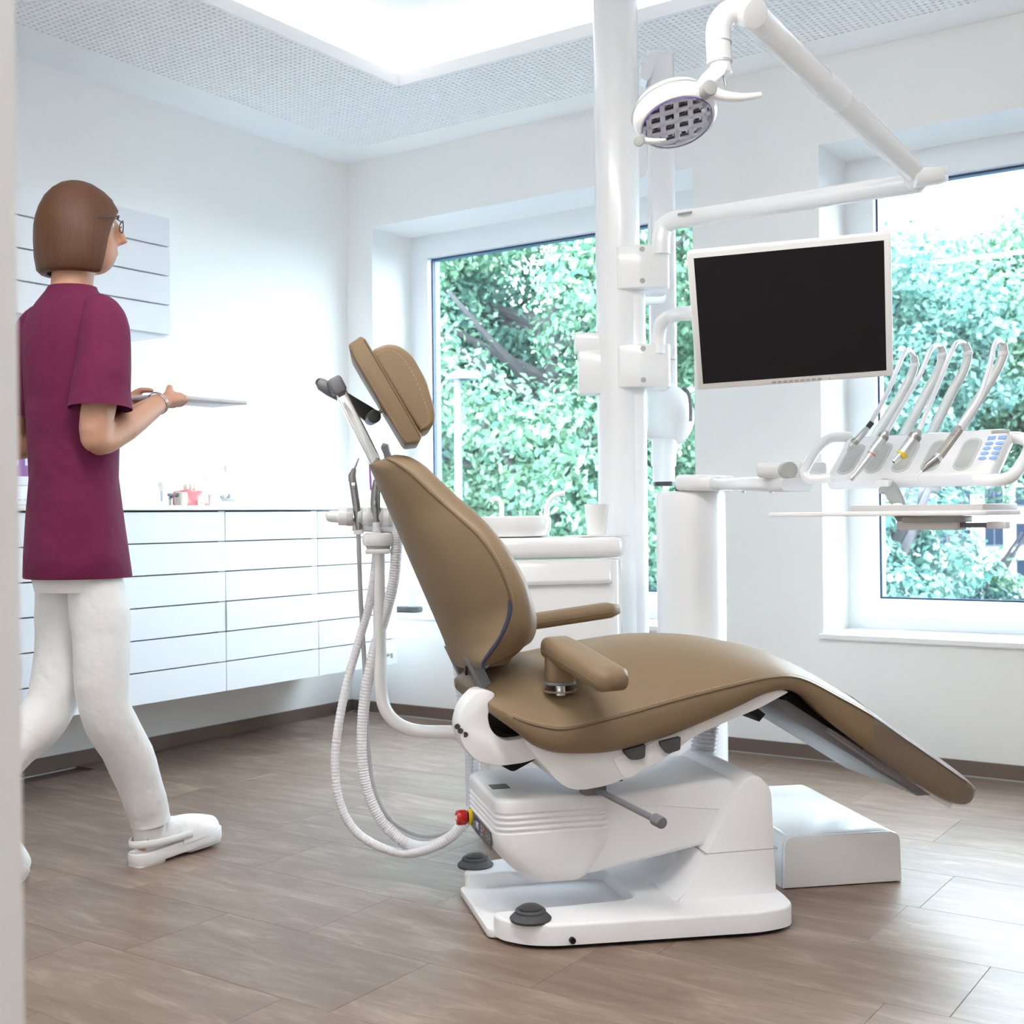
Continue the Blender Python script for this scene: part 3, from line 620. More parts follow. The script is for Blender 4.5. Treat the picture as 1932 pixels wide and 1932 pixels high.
# backrest
TH_ = math.radians(23); BB = Vector((-.12, 0, .658)); SB = Vector((-math.sin(TH_), 0, math.cos(TH_))); TB = Vector((math.cos(TH_), 0, math.sin(TH_)))
def BP(s, v, t): return BB+SB*s+TB*t+Vector((0, v, 0))
BS = [(-.034, .15, .06, .15), (-.028, .195, .034, .165), (-.012, .222, .032, .178), (.008, .24, .055, .188), (.035, .255, .092, .195), (.08, .265, .13, .20), (.13, .27, .142, .202), (.20, .263, .143, .195), (.26, .243, .134, .182), (.31, .215, .117, .167), (.36, .182, .098, .147), (.42, .155, .075, .124), (.46, .135, .06, .108), (.49, .112, .044, .088), (.506, .08, .034, .068), (.511, .05, .034, .058)]
BR = interp_rows(BS, 4)
def back_ring(s, w, ts, T):
    rear = [(w*math.sin(k/9*PI/2), ts*math.sin(k/9*PI/2)**2.3) for k in range(10)]
    fr = [(w*1.0, ts+.35*(T-ts)), (w*.955, ts+.72*(T-ts)), (w*.86, T-.004), (w*.72, T), (w*.45, T-.014), (w*.2, T-.022)]
    h = rear+fr
    return [BP(s, v, t) for v, t in h]+[BP(s, 0, T-.024)]+[BP(s, -v, t) for v, t in h[:0:-1]]
b = MB(); b.loft([back_ring(*r) for r in BR]); back = b.build('backrest', LEA, CH, smooth=50)
for s in (-1, 1):
    b = MB(); b.tube([BP(r[0], s*(r[1]+.0008), r[2]+.001) for r in BR[22:-3]], .0022, 6); b.build('seam', LEAD, back)
    b = MB(); pts = [BP(r[0], s*r[1]*1.001, r[2]+.009) for r in interp_rows([list(x) for x in BR[12:-4]], 7)]
    for k in range(0, len(pts)-2, 3): b.tube([pts[k], pts[k+2]], .0007, 4)
    b.build('stitching', STI, back)
    b = MB(); b.tube([BP(r[0], s*(r[1]+.001), r[2]-.001) for r in BR[2:23]], [.003]+[.0055]*19+[.003], 8); b.build('zip', ZIP, back)
b = MB(); p = BP(-.012, -.125, .014); b.rbox((p.x-.006, p.y, p.z-.022), (.006, .01, .022), .002); b.build('zip_puller', BLK, back)
b = MB(); b.side(uz(((935, 1205), (1000, 1200), (975, 1228), (960, 1240), (955, 1252), (905, 1258), (900, 1240)), -.1), -.13, .13, .003, .012); b.build('back_skirt', LEA, CH)
b = MB(); b.side(uz(((876, 1240), (904, 1246), (931, 1303), (905, 1300)), -.13), -.15, -.11, .004); b.build('back_bar', GRY, CH)
b = MB(); b.side(uz(((876, 1240), (904, 1246), (931, 1303), (905, 1300)), -.13), .11, .15, .004); b.build('back_bar', GRY, CH)
# headrest
DH = (CHM @ Vector((-.27, 0, 1.3)) - CAMP).dot(FWD); HW = .13
yw = math.radians(6); hr_ = (_r0*math.cos(yw)+_f0*math.sin(yw)); hf_ = (_f0*math.cos(yw)-_r0*math.sin(yw))
HFM = CHI @ frame(at(735, 735, DH), hr_, hf_, _u0)          # headrest turned a little towards the camera side
def HP_(px, py):
    q = HFM.inverted() @ (CHI @ at(px, py, DH-HW)); return (q.x, q.z)
hb = [HP_(x, y) for x, y in ((657, 651), (681, 634), (690, 640), (797, 823), (791, 834), (766, 837), (760, 830), (678, 694), (661, 664))]
b = MB(); b.side([(x, z, .006) for x, z in hb], -HW, HW, .006, .006, M=HFM); hr = b.build('headrest_board', LEA, CH)
hp = [HP_(x, y) for x, y in ((704, 658), (728, 647), (752, 649), (778, 668), (805, 715), (822, 772), (822, 794), (812, 808), (797, 813), (787, 805), (700, 668))]
b = MB(); b.side([(x, z, .022) for x, z in hp], -HW+.008, HW-.008, .010, .02, n=4, M=HFM); b.build('headrest_pillow', LEA, CH)
for s in (-1, 1):
    e = [HP_(x, y) for x, y in ((687, 642), (720, 698), (760, 766), (793, 824))]; b = MB(); b.tube([HFM @ Vector((q[0], s*(HW-.0006), q[1])) for q in e], .0018, 6); b.build('seam', LEAD, hr)
    e = catmull([Vector((*HP_(x, y), 0)) for x, y in ((712, 668), (730, 657), (756, 664), (785, 702), (809, 762), (814, 790), (797, 808))], 14)
    b = MB(); b.tube([HFM @ Vector((q[0], s*(HW-.0105), q[1])) for q in e], .0016, 6); b.build('seam', LEAD, hr)
    b = MB()
    for k in range(0, len(e)-1, 2): b.tube([HFM @ Vector((e[k][0]-.006, s*(HW-.0082), e[k][1]-.003)), HFM @ Vector((e[k+1][0]-.006, s*(HW-.0082), e[k+1][1]-.003))], .0008, 4)
    for x0, y0, x1, y1 in ((691, 645, 792, 816), (662, 658, 760, 826)):
        for k in range(56):
            q0 = HP_(x0+(x1-x0)*k/56, y0+(y1-y0)*k/56); q1 = HP_(x0+(x1-x0)*(k+.55)/56, y0+(y1-y0)*(k+.55)/56); b.tube([HFM @ Vector((q0[0], s*HW, q0[1])), HFM @ Vector((q1[0], s*HW, q1[1]))], .0006, 4)
    b.build('stitching', STI, hr)
a, c = CV(714, 884, 0), CV(641, 738, 0); d = (a-c).normalized()
M_ = look(c, a-c, (0, 1, 0)); Lb = (a-c).length
b = MB(); b.rbox((0, 0, Lb/2+.02), (.028, .034, Lb+.05), .003, M_); b.build('headrest_bar', CHR, CH)
p = CV(636, 730, 0); b = MB(); b.rbox((p.x-.002, 0, p.z+.002), (.036, .085, .042), .008, Matrix.Translation(p) @ Matrix.Rotation(math.radians(-27), 4, 'Y') @ Matrix.Translation(-p)); b.build('bar_cap', GRY, CH)
lk = uz(((594, 720), (600, 713), (610, 714), (714, 776), (718, 788), (706, 800), (692, 797), (660, 772), (598, 730)), .04)
b = MB(); b.side([(x, z, .008) for x, z in lk], .032, .05, .004, .008); b.build('headrest_link', DRK, CH)
p = CV(704, 787, 0); b = MB(); b.cyl((p.x, -.028, p.z), (p.x, .055, p.z), .0165, n=28, bev=.003); b.build('link_knob', DRK, CH)
b = MB(); b.cyl(CV(700, 785, 0), CV(735, 769, 0), .005, n=12); b.build('link_rod', STEEL, CH)
a = CV(600, 721, .02); c = CV(640, 746, .02); b = MB(); b.tube([a, a.lerp(c, .15), a.lerp(c, .6), c], [.009, .0155, .0165, .014], 18); b.build('release_lever', GRY, CH)
# armrests
def armrest(name, P0, P1, wd, hh, post, label):
    P0 = V3(P0); P1 = V3(P1); M = look(P0, P1-P0); L = (P1-P0).length
    R = []
    for k in range(13):
        t = k/12; z = -.03+t*(L+.045); e = min(1, math.sin(min(1, (t+.02)/.14)*PI/2), math.sin(min(1, (1.02-t)/.12)*PI/2))
        R.append([(x, y+(1-e)*.0, z) for x, y in rr(wd*(.55+.45*e), hh*(.5+.5*e), hh*.42*(.5+.5*e), 7)])
    b = MB(); b.loft(R, M=M); ar = b.build(name, LEA, CH, label=label, smooth=85)
    for s in (-1, 1):
        b = MB(); b.tube([M @ Vector((s*wd*.502, -.1*hh, z)) for z in (0, L*.5, L*.95)], .0013, 6); b.build('seam', LEAD, ar)
    b = MB(); top = Vector((post[0], post[1], P0.z-.02)); bot = Vector(post)
    b.slab(rr(.07, .06, .025, 5), bot.z+.026, top.z+.012, .008, Matrix.Translation((post[0], post[1], 0))); b.build('arm_cup', LEA, ar)
    b = MB(); b.slab(rr(.072, .062, .025, 5), bot.z+.021, bot.z+.028, .002, Matrix.Translation((post[0], post[1], 0))); b.build('cup_plate', GRY, ar)
    b = MB(); b.cyl(bot-Vector((0, 0, .004)), bot+Vector((0, 0, .045)), .0125, n=20); b.build('arm_post', STEEL, ar)
    b = MB(); b.lathe([(.0, .001), (.026, .001), (.036, .003), (.040, .006), (.037, .001)], Matrix.Translation(bot+Vector((0, 0, .003))), 28, cap=False); b.build('post_disc', STEEL, ar)
def seat_z(u, v):
    r = min(SS, key=lambda q: abs(q[0]-u)); return r[1]-(r[1]-r[2])*min(1, abs(v)/r[4])**2.6
pp = min((CV(1057, 1308, -.14-.005*k) for k in range(30)), key=lambda q: abs(q.z-seat_z(q.x, q.y)-.002))
armrest('armrest', CV(1052, 1222, -.205), CV(1158, 1285, -.42), .088, .055, (pp.x, pp.y, pp.z), 'tan padded armrest swung out towards the camera')
pf = CV(930, 1200, .30); armrest('armrest', CV(975, 1177, .30), CV(1155, 1150, .30), .075, .042, (pf.x, .27, .60), 'tan padded armrest on the far side of the seat')
# lever, bellows, small black fitting
a, c = CHI @ at(1118, 1486, 3.0), CHI @ at(1240, 1548, 2.72)
b = MB(); b.tube([a, c], .0075, 14); lv = b.build('foot_lever', GRY, CH)
d = (c-a).normalized(); b = MB(); b.cyl(c-d*.012, c+d*.022, .0135, n=20, bev=.003); b.build('lever_grip', GRY, lv)
b = MB(); b.rbox(a, (.06, .05, .03), .008); b.build('lever_socket', GRY, lv)
p = CHI @ at(1157, 1468, 2.98); b = MB(); b.rbox((p.x, p.y, p.z), (.04, .03, .012), .003); b.build('limit_switch', BLK, CH)
path = [CHI @ at(1335, 1340, 3.42), CHI @ at(1330, 1385, 3.42), CHI @ at(1325, 1440, 3.42)]; pts = catmull(path, 28)
b = MB(); b.tube(pts, [(.036 if k % 4 < 2 else .030) for k in range(len(pts))], 20); b.build('bellows', HOSE, CH)
p = CHI @ at(1322, 1432, 3.42); b = MB(); b.cyl(p, p-Vector((0, 0, .03)), .045, n=24); b.build('bellows_collar', GRYL, CH)
# ------------------------------------------------------------------ utility box on the floor
q = [CZ(1497, 1676, 0), CZ(1725, 1665, 0)]
t = thing('utility_box', 'low white glossy floor box behind the chair base', 'box', CHM @ Vector((.955, .29, 0)), math.radians(48-3.5))
ring = rr(.335, .60, .012, 4); H_ = .137
b = MB(); b.side([(-.168, .0), (.168, .0), (.163, H_, .035), (-.163, H_, .035)], -.295, .295, .002, .0, n=1)
v_ = fillet([(-.168, 0), (.168, 0), (.163, H_, .035), (-.163, H_, .035)], .0, 6); b = MB(); b.slab(fillet([(-.168, 0, 0), (.168, 0, 0), (.164, H_, .03), (-.164, H_, .03)], .0, 6), -.285, .30, .002, SIDE); b.build('cover', PLA, t)
b = MB(); b.slab(fillet([(-.169, .002, 0), (.169, .002, 0), (.165, H_+.001, .03), (-.165, H_+.001, .03)], .0, 6), -.305, -.287, .006, SIDE); b.build('end_cap', PLA, t)
# ------------------------------------------------------------------ assistant arm with suction tools (left of the backrest)
DA = 3.36
def pth(pts, d=DA, n=8): return catmull([at(p[0], p[1], p[2] if len(p) > 2 else d) for p in pts], n)
AS = thing('assistant_arm', 'white assistant holder on a bent post behind the backrest', 'instrument holder', onz(716, 1480, 0))
b = MB(); b.tube(pth([(905, 1381, 3.3), (850, 1381, 3.3), (790, 1379), (752, 1366), (727, 1338), (718, 1295), (717, 1240), (716, 1142)]), .0175, 20); b.build('post', PLA, AS, world=True)
b = MB(); b.tube([at(716, 1145, DA), at(715, 1040, DA)], .0158, 20); b.build('upper_post', PLA, AS, world=True)
MA = frame(at(714, 1040, DA), _r0, _f0, _u0)
b = MB(); b.rbox((0, 0, 0), (.066, .066, .014), .004, MA); b.build('mounting_plate', PLA, AS, world=True)
b = MB(); b.slab(rr(.085, .07, .03), .012, .05, .012, MA); b.build('joint_cup', PLA, AS, world=True)
b = MB(); b.lathe([(.03, .004), (.034, .012), (.03, .014)], MA, 24); b.build('joint_glass', GRYL, AS, world=True)
hx = (_r0*.985 - _u0*.03 + _f0*.12).normalized(); H0 = at(614, 974, DA)
MHB = look(H0, hx)
def bar(name, a, c, r0, r1, m, bev=.004): b = MB(); b.cyl(H0+hx*a, H0+hx*c, r0, r1, 28, bev); return b.build(name, m, AS, world=True)
K = DA/F_PX
b = MB(); b.lathe([(.004, 0), (.012, .004), (.016, .014), (.0165, .03), (.017, .045)], MHB, 24); b.build('grip', PLA, AS, world=True)
bar('bar', 24*K, 46*K, .024, .0245, PLA)
bar('rubber_ring', 40*K, 52*K, .0255, None, SILI, .002); bar('rubber_ring', 60*K, 70*K, .0255, None, SILI, .002)
bar('bar', 66*K, 86*K, .025, None, PLA); bar('rubber_ring', 80*K, 92*K, .0265, None, SILI, .002); bar('rubber_ring', 98*K, 108*K, .0265, None, SILI, .002)
bar('bar', 104*K, 124*K, .0255, None, PLA); bar('rubber_ring', 118*K, 130*K, .0265, None, SILI, .002); bar('bar', 128*K, 175*K, .0255, None, PLA)
b = MB(); b.tube([H0+hx*50*K-_u0*.02+_f0*.01, H0+hx*150*K-_u0*.03+_f0*.01], .018, 16); b.build('bar_core', PLA, AS, world=True)
def corr(pts, r, ridge=.0006, step=4):
    return [r+(ridge if k % step < step/2 else -ridge*.6) for k in range(len(pts))]
# three tools with their hoses
def tool(name, label, parts, hose, hm, hr, ribbed):
    t = thing(name, label, 'suction tool', parts[0][1][-1])
    for nm, path, r, m in parts:
        b = MB(); b.tube(path, r, 16); b.build(nm, m, t, world=True)
    pts = hose; b = MB(); b.tube(pts, corr(pts, hr) if ribbed else hr, 14); b.build('hose', hm, t, world=True, smooth=60)
    return t
MET = mat('grey_metal', (.3, .285, .28), .3, .7)
tool('water_syringe', 'grey water syringe with thin tip, leftmost in the assistant holder', [('handle', [at(678, 1000, DA), at(674, 960, DA), at(668, 918, DA), at(666, 905, DA)], [.009, .0115, .0115, .011], MET), ('head', [at(666, 908, DA), at(665, 897, DA), at(669, 884, DA)], [.012, .0115, .006], MET), ('tip', [at(669, 884, DA), at(677, 864, DA)], [.0035, .0018], GRYL), ('button', [at(664, 915, DA-.012), at(670, 915, DA-.012)], .008, CHR), ('swivel', [at(676, 1000, DA), at(677, 1008, DA)], .013, PLA)],
     pth([(676, 1000), (678, 1060), (681, 1140), (687, 1240), (691, 1320), (694, 1400), (702, 1470), (722, 1525), (755, 1560), (800, 1577), (845, 1570, 3.3), (885, 1545, 3.3)], n=10), HOSEG, .0062, False)
tool('saliva_ejector', 'grey saliva ejector with white ribbed hose, middle tool of the assistant holder', [('handle', [at(710, 985, DA), at(708, 950, DA), at(709, 925, DA), at(711, 905, DA)], [.012, .0135, .0125, .009], MET), ('nozzle', [at(700, 925, DA+.01), at(696, 850, DA+.01)], [.003, .0025], mat('violet_tube', (.5, .2, .7), .4)), ('slider', [at(706, 950, DA-.01), at(709, 950, DA-.01)], .008, GRYL)],
     pth([(710, 985), (711, 1030), (706, 1085), (697, 1140), (680, 1200), (658, 1275), (640, 1360), (632, 1440), (640, 1510), (668, 1565), (715, 1597), (765, 1610), (815, 1600, 3.3), (870, 1566, 3.3)], n=44), HOSE, .0115, True)
tool('surgical_suction', 'large grey suction with wide white ribbed hose behind the backrest top', [('handle', [at(752, 990, DA+.02), at(748, 930, DA+.02), at(742, 890, DA+.02), at(735, 868, DA+.02)], [.016, .017, .0125, .0115], MET), ('mouthpiece', [at(735, 870, DA+.02), at(730, 855, DA+.02), at(726, 842, DA+.02), at(721, 839, DA+.02)], [.0125, .010, .0125, .006], GRY)],
     pth([(752, 985), (748, 1040), (742, 1100), (727, 1160), (707, 1225), (691, 1300), (684, 1370), (685, 1440), (697, 1500), (724, 1553), (762, 1588), (805, 1598), (845, 1582, 3.3), (885, 1545, 3.3)], n=48), HOSE, .015, True)
# two hose ends rising behind the seat
for k, pts in enumerate((((850, 1200), (862, 1262), (870, 1330), (882, 1400), (885, 1470), (886, 1520)), ((874, 1215), (876, 1270), (884, 1340), (897, 1400), (899, 1470), (899, 1530)))):
    p_ = [(x, y, 3.52) for x, y in pts]; q = pth(p_, n=40); b = MB(); b.tube(q, corr(q, .0105), 14)
    tag(b.build('supply_hose', HOSE, smooth=60), ['white ribbed hose rising left behind the seat hinge', 'white ribbed hose rising right behind the seat hinge'][k], 'hose', 'supply hoses behind the seat')
# ------------------------------------------------------------------ cuspidor unit
CU = thing('cuspidor_unit', 'white spittoon cabinet with rounded corners behind the backrest', 'dental unit', CHM @ Vector((.335, .735, 0)), math.radians(48))
b = MB(); b.slab(rr(.43, .235, .06, 6), .0, .862, .006); b.build('body', PLA, CU)
b = MB(); b.slab(rr(.45, .255, .065, 6), .868, .932, .022, n=4); b.build('top', PORC, CU)
b = MB(); b.slab(fillet([(-.112, .866), (-.1195, .85, .01), (-.134, .80, .004), (-.130, .788, .004), (-.112, .785)], .002), -.2, .165, .012, Matrix(((0, 0, 1, 0), (1, 0, 0, 0), (0, 1, 0, 0), (0, 0, 0, 1)))); b.build('pull_ledge', PLA, CU, smooth=50)
p = CU.matrix_basis.inverted() @ at(968, 1000, 3.9)
BW = Matrix.Translation((p.x, p.y, .932))
b = MB(); b.lathe([(.088, 0), (.108, .004), (.118, .02), (.121, .045), (.119, .062), (.112, .067), (.106, .062), (.102, .04), (.085, .018), (.03, .01), (.001, .009)], BW, 40); b.build('bowl', PORC, CU)
q = lambda x, y, d: CU.matrix_basis.inverted() @ at(x, y, d)
b = MB(); b.tube(catmull([q(946, 975, 3.98), q(946, 955, 3.98), q(941, 943, 3.98), q(932, 940, 3.98), q(926, 948, 3.98)], 8), .0085, 14); b.build('rinse_tap', PORC, CU)
b = MB(); b.cyl(q(926, 947, 3.98), q(925.5, 949.5, 3.98), .002, n=8); b.build('tap_nozzle', BLK, CU)
b = MB(); b.tube(catmull([q(1031, 1012, 3.93), q(1031, 975, 3.93), q(1034, 950, 3.93), q(1045, 935, 3.93), q(1058, 931, 3.93), q(1066, 931, 3.93)], 8), .0092, 16); b.build('cup_tap', PORC, CU)
b = MB(); p = q(1127, 1012, 3.9); b.slab(rr(.17, .13, .012, 3), .9325, .936, .001, Matrix.Translation((p.x, p.y, 0)) @ Matrix.Rotation(.12, 4, 'Z')); b.build('cup_mat', PORC, CU)
pw = at(1126, 1008, 3.9)
t = thing('drinking_cup', 'white paper cup standing on the spittoon cabinet', 'cup', (pw.x, pw.y, .9365))
b = MB(); b.lathe([(.029, 0), (.030, .001), (.0385, .094), (.0395, .097), (.0375, .097), (.0295, .004), (.001, .004)], n=32); b.build('wall', PORC, t)
# ------------------------------------------------------------------ ceiling column
DC = 4.25; K = DC/F_PX
pc = at(1171, 960, DC)
CO = thing('ceiling_column', 'glossy white column rising to the ceiling beside the left window', 'column', (pc.x, pc.y, 0), YAW)
b = MB(); b.lathe([(.0765, 0), (.0765, 3.02)], n=48); b.build('pole', PLA, CO)
b = MB(); b.slab(rr(.075, .10, .03, 6), 0, 1.862, .004, Matrix.Translation((.052, -.012, 0))); b.build('service_duct', PLA, CO)
for y0, y1 in ((473, 552), (656, 735)):
    z1 = at(1210, y0, DC).z; z0 = at(1210, y1, DC).z
    b = MB(); b.slab(fillet([(-.01, -.085), (.06, -.105, .01), (.165, -.095, .02), (.172, .0, .02), (.165, .09, .02), (-.01, .08)], .01), z0, z1, .005); br = b.build('clamp', PLA, CO)
    for yb in (y0+9, y1-12):
        zz = at(1210, yb, DC).z; b = MB(); b.cyl((.072, -.1055, zz), (.072, -.098, zz), .009, n=16); b.build('bolt', GRYL, br)
for x0, x1, y0, y1, dd, nm in ((1084, 1134, 628, 664, .06, 'switch_box'), (1091, 1146, 662, 744, .075, 'junction_box')):
    a = at(x0, y0, DC-.02); c = at(x1, y1, DC-.02); cc = (a+c)/2; M = frame(cc, _r0, _f0, _u0)
    b = MB(); b.rbox((0, .02, 0), ((x1-x0)*K, dd, (y1-y0)*K), .006, M); b.build(nm, PLA, CO, world=True)
# ------------------------------------------------------------------ x-ray unit behind the column
DX = 4.6; K = DX/F_PX
XR_ = thing('x_ray_unit', 'white x-ray head hanging on a tall bracket behind the column', 'x-ray unit', at(1250, 800, DX))
zt, zb = at(1250, 103, DX).z, at(1250, 745, DX).z; c = at(1248, 400, DX); M = frame((c.x, c.y, 0), _r0, _f0, _u0)
b = MB(); b.slab(rr(.098, .085, .022, 5), zb, zt, .008, M); b.build('wall_rail', PLA, XR_, world=True)
b = MB(); b.slab(rr(.102, .09, .024, 5), zt-.012, zt+.003, .004, M); b.build('rail_cap', PLA, XR_, world=True)
pts = [at(x, y, DX-.05) for x, y in ((1208, 122), (1238, 101), (1238, 118), (1226, 150), (1219, 159), (1208, 152))]
n_ = -_f0; b = MB(); r0 = [p-_f0*.03 for p in pts]; r1 = [p+_f0*.05 for p in pts]; b.loft([r0, r1]); b.build('rail_wing', PLA, XR_, world=True)
b = MB(); z_ = at(1272, 681, DX).z; b.slab(rr(.10, .088, .022, 5), z_-.002, z_+.002, 0, M); b.build('rail_joint', GRYL, XR_, world=True)
b = MB(); a_ = at(1190, 560, DC); c_ = at(1248, 560, DX); b.tube([a_, c_], .03, 16); b.build('column_bracket', PLA, XR_, world=True)
hc = at(1262, 782, DX-.06); M = frame(hc, _r0, _f0, _u0)
b = MB(); R = []
for k in range(15):
    t_ = k/14; x = -.085+t_*.175; rad = .118*math.sqrt(max(.02, 1-((t_-.42)/.60)**2)) if t_ > .42 else .118*(.80+.2*math.sin(t_/.42*PI/2))
    R.append([(x, rad*.82*math.cos(2*PI*j/28), rad*math.sin(2*PI*j/28)-.018*(t_-.4)) for j in range(28)])
b.loft(R, M=M); b.build('tube_head', PLA, XR_, world=True)
b = MB(); b.tube(catmull([at(1288, 731, DX-.16), at(1299, 742, DX-.155), at(1303, 765, DX-.15), at(1303, 795, DX-.15)], 6), .007, 8); b.build('scale_strip', GRY, XR_, world=True)
b = MB(); b.cyl(at(1254, 828, DX-.08), at(1252, 880, DX-.08), .047, .045, 28); b.build('collar', PLA, XR_, world=True)
b = MB(); b.cyl(at(1252, 870, DX-.08), at(1253, 909, DX-.08), .0405, None, 28); b.build('cone', PLA, XR_, world=True)
b = MB(); b.cyl(at(1253, 908, DX-.08), at(1253, 917, DX-.08), .0395, None, 28); b.build('cone_ring', DRK, XR_, world=True)
# ------------------------------------------------------------------ patient monitor on its arm
c0 = Vector((-1.102, 2.763, 1.464)); kk = 1.05; mc = CAMP+(c0-CAMP)*kk
mx = Vector((.923, .382, .042)).normalized(); mn = Vector((.368, -.848, -.381)); mn = (mn-mx*mn.dot(mx)).normalized(); my = mn.cross(mx)
MM = frame(mc, mx, my, mn); mw, mh = .4585*kk, .335*kk
MO = thing('patient_monitor', 'white framed black flat screen hanging over the chair', 'monitor', mc)
b = MB(); b.slab(rr(mw, mh, .006, 3), -.034, 0, .003, MM); hs = b.build('housing', mat('monitor_white', (.80, .80, .80), .4), MO, world=True)
iw, ih = .4207*kk*(2.903/2.859), .30*kk*(2.903/2.859)
b = MB(); b.slab([(-iw/2, -ih/2), (iw/2, -ih/2), (iw/2, ih/2), (-iw/2, ih/2)], -.004, .0006, .0, MM); b.build('screen', SCRN, MO, world=True, smooth=0)
for k in range(9):
    b = MB(); b.rbox((-.048+k*.0139, -ih/2-.0095, .0008), (.0108, .0062, .001), .0003, MM); b.build('button', GRYL, MO, world=True, smooth=0)
b = MB(); b.cyl(MM @ Vector((.088, -ih/2-.0095, .0)), MM @ Vector((.088, -ih/2-.0095, .0012)), .0012, n=8); b.build('power_light', GRY, MO, world=True)
b = MB(); b.rbox((0, .02, -.05), (.12, .12, .03), .006, MM); b.build('mount_plate', PLA, MO, world=True)
b = MB(); b.tube(catmull([at(1243, 668, 4.17), at(1243, 632, 4.17), at(1251, 606, 4.14), at(1275, 594, 4.08), at(1320, 590, 3.85), at(1420, 588, 3.6), at(1470, 585, 3.3)], 8)+[MM @ Vector((0, .02, -.07))], .0235, 20); b.build('arm', PLA, MO, world=True)
# ------------------------------------------------------------------ operating lamp
LA = thing('operating_lamp', 'white operating lamp on a jointed arm above the chair', 'lamp', at(1270, 215, 3.0))
b = MB(); b.tube(catmull([at(1247, 480, 4.17), at(1247, 455, 4.17), at(1252, 430, 4.17), at(1270, 416, 4.15), at(1300, 411, 4.12), at(1340, 405, 4.08)], 8), .0315, 24); b.build('elbow_pipe', PLA, LA, world=True)
a, c = at(1300, 411, 4.12), at(1742, 343, 3.62)
b = MB(); b.tube([a, a.lerp(c, .3), c], .0305, 24); b.build('lower_arm', PLA, LA, world=True)
b = MB(); b.rbox((0, 0, 0), (.055, .02, .004), .001, frame(at(1292, 402, 4.08), (c-a).normalized(), _f0, _u0)); b.build('scale_label', GRYL, LA, world=True)
j = at(1735, 333, 3.58); b = MB(); b.cyl(at(1722, 352, 3.6), at(1745, 322, 3.56), .032, None, 28, .006); b.cyl(at(1722, 336, 3.56), at(1778, 330, 3.56), .030, .026, 28, .006); b.build('elbow_joint', PLA, LA, world=True)
b = MB()
for yy in (322, 338): b.rbox((0, 0, 0), (.03, .03, .018), .004, frame(at(1777, yy, 3.56), _r0, _f0, _u0))
b.build('joint_tabs', PLAM, LA, world=True)
a, c = at(1722, 322, 3.56), at(1412, 22, 2.98)
b = MB(); b.tube([a, a.lerp(c, .5), c], [.031, .034, .034], 28); b.build('spring_arm', PLA, LA, world=True)
d_ = (c-a).normalized(); m_ = a.lerp(c, .55); b = MB(); b.tube([m_-d_*.055, m_+d_*.045], .0347, 28); b.build('arm_cover', PLAM, LA, world=True)
p = at(1519, 149, 3.17); b = MB(); b.ball(p, .004, 10, 6); b.build('arm_screw', BLK, LA, world=True)
b = MB(); b.cyl(at(1425, 26, 2.94), at(1395, 20, 3.0), .036, None, 28, .006); b.build('upper_joint', PLA, LA, world=True)
b = MB(); b.tube(catmull([at(1418, 22, 2.97), at(1390, 21, 2.97), at(1370, 28, 2.97), at(1357, 48, 2.97), at(1355, 75, 2.97), at(1357, 120, 2.97)], 8), [.030]*41, 24); b.build('swan_neck', PLA, LA, world=True)
b = MB(); b.cyl(at(1357, 80, 2.97), at(1357, 82, 2.97), .0304, None, 28); b.cyl(at(1358, 116, 2.97), at(1358, 118, 2.97), .0304, None, 28); b.build('neck_rings', GRYL, LA, world=True)
b = MB(); b.cyl(at(1358, 118, 2.97), at(1362, 142, 2.97), .0255, None, 24, .004); b.build('neck_end', PLA, LA, world=True)
b = MB(); b.cyl(at(1365, 142, 2.97), at(1369, 163, 2.97), .0028, n=10); b.build('pin', STEEL, LA, world=True)
yo = [at(x, y, 2.96) for x, y in ((1350, 122), (1368, 132), (1362, 148), (1330, 172), (1308, 168), (1322, 148))]
b = MB(); b.loft([[p-_f0*.03 for p in yo], [p+_f0*.01 for p in yo]]); b.build('yoke', PLA, LA, world=True)
hc = at(1272, 213, 3.0)
ln = (_r0*.16 - _u0*.86 - _f0*.48).normalized(); lx = (_r0*.95+_u0*.26-_f0*.02); lx = (lx-ln*lx.dot(ln)).normalized(); ly = ln.cross(lx)
LM = frame(hc, lx, ly, ln)                                  # z axis = direction of the light
b = MB(); b.lathe([(.002, -.062), (.03, -.060), (.062, -.050), (.088, -.032), (.100, -.008), (.102, .012), (.098, .026), (.090, .034), (.084, .034), (.083, .022)], LM, 44, cap=False, sx=1.02, sy=.92); b.build('head_shell', PLA, LA, world=True)
b = MB(); b.lathe([(.1006, -.010), (.1022, -.007), (.1006, -.004)], LM, 44, cap=False, sx=1.02, sy=.92); b.build('shell_seam', GRYL, LA, world=True)
b = MB(); b.lathe([(.084, .031), (.0855, .0345), (.084, .037)], LM, 44, cap=False, sx=1.02, sy=.92); b.build('violet_gasket', mat('violet_rubber', (.12, .08, .35), .4), LA, world=True)
b = MB(); b.lathe([(.083, .022), (.001, .016)], LM, 40, cap=False, sx=1.02, sy=.92); b.build('reflector', mat('reflector', (.5, .52, .58), .12, .8), LA, world=True)
b = MB()
for k in range(-2, 3): b.rbox((k*.034, 0, .026), (.013, .15*math.sqrt(1-(k*.034/.085)**2), .006), .002, LM); b.rbox((0, k*.032, .026), (.165*math.sqrt(1-(k*.032/.08)**2), .013, .006), .002, LM)
b.build('lattice', PLAM, LA, world=True)
b = MB()
for i in (-1.5, -.5, .5, 1.5):
    for jn in (-1.5, -.5, .5, 1.5):
        if i*i+jn*jn < 4.4: b.rbox((i*.034, jn*.032, .0205), (.010, .008, .006), .001, LM)
b.build('led_chip', DRK, LA, world=True)
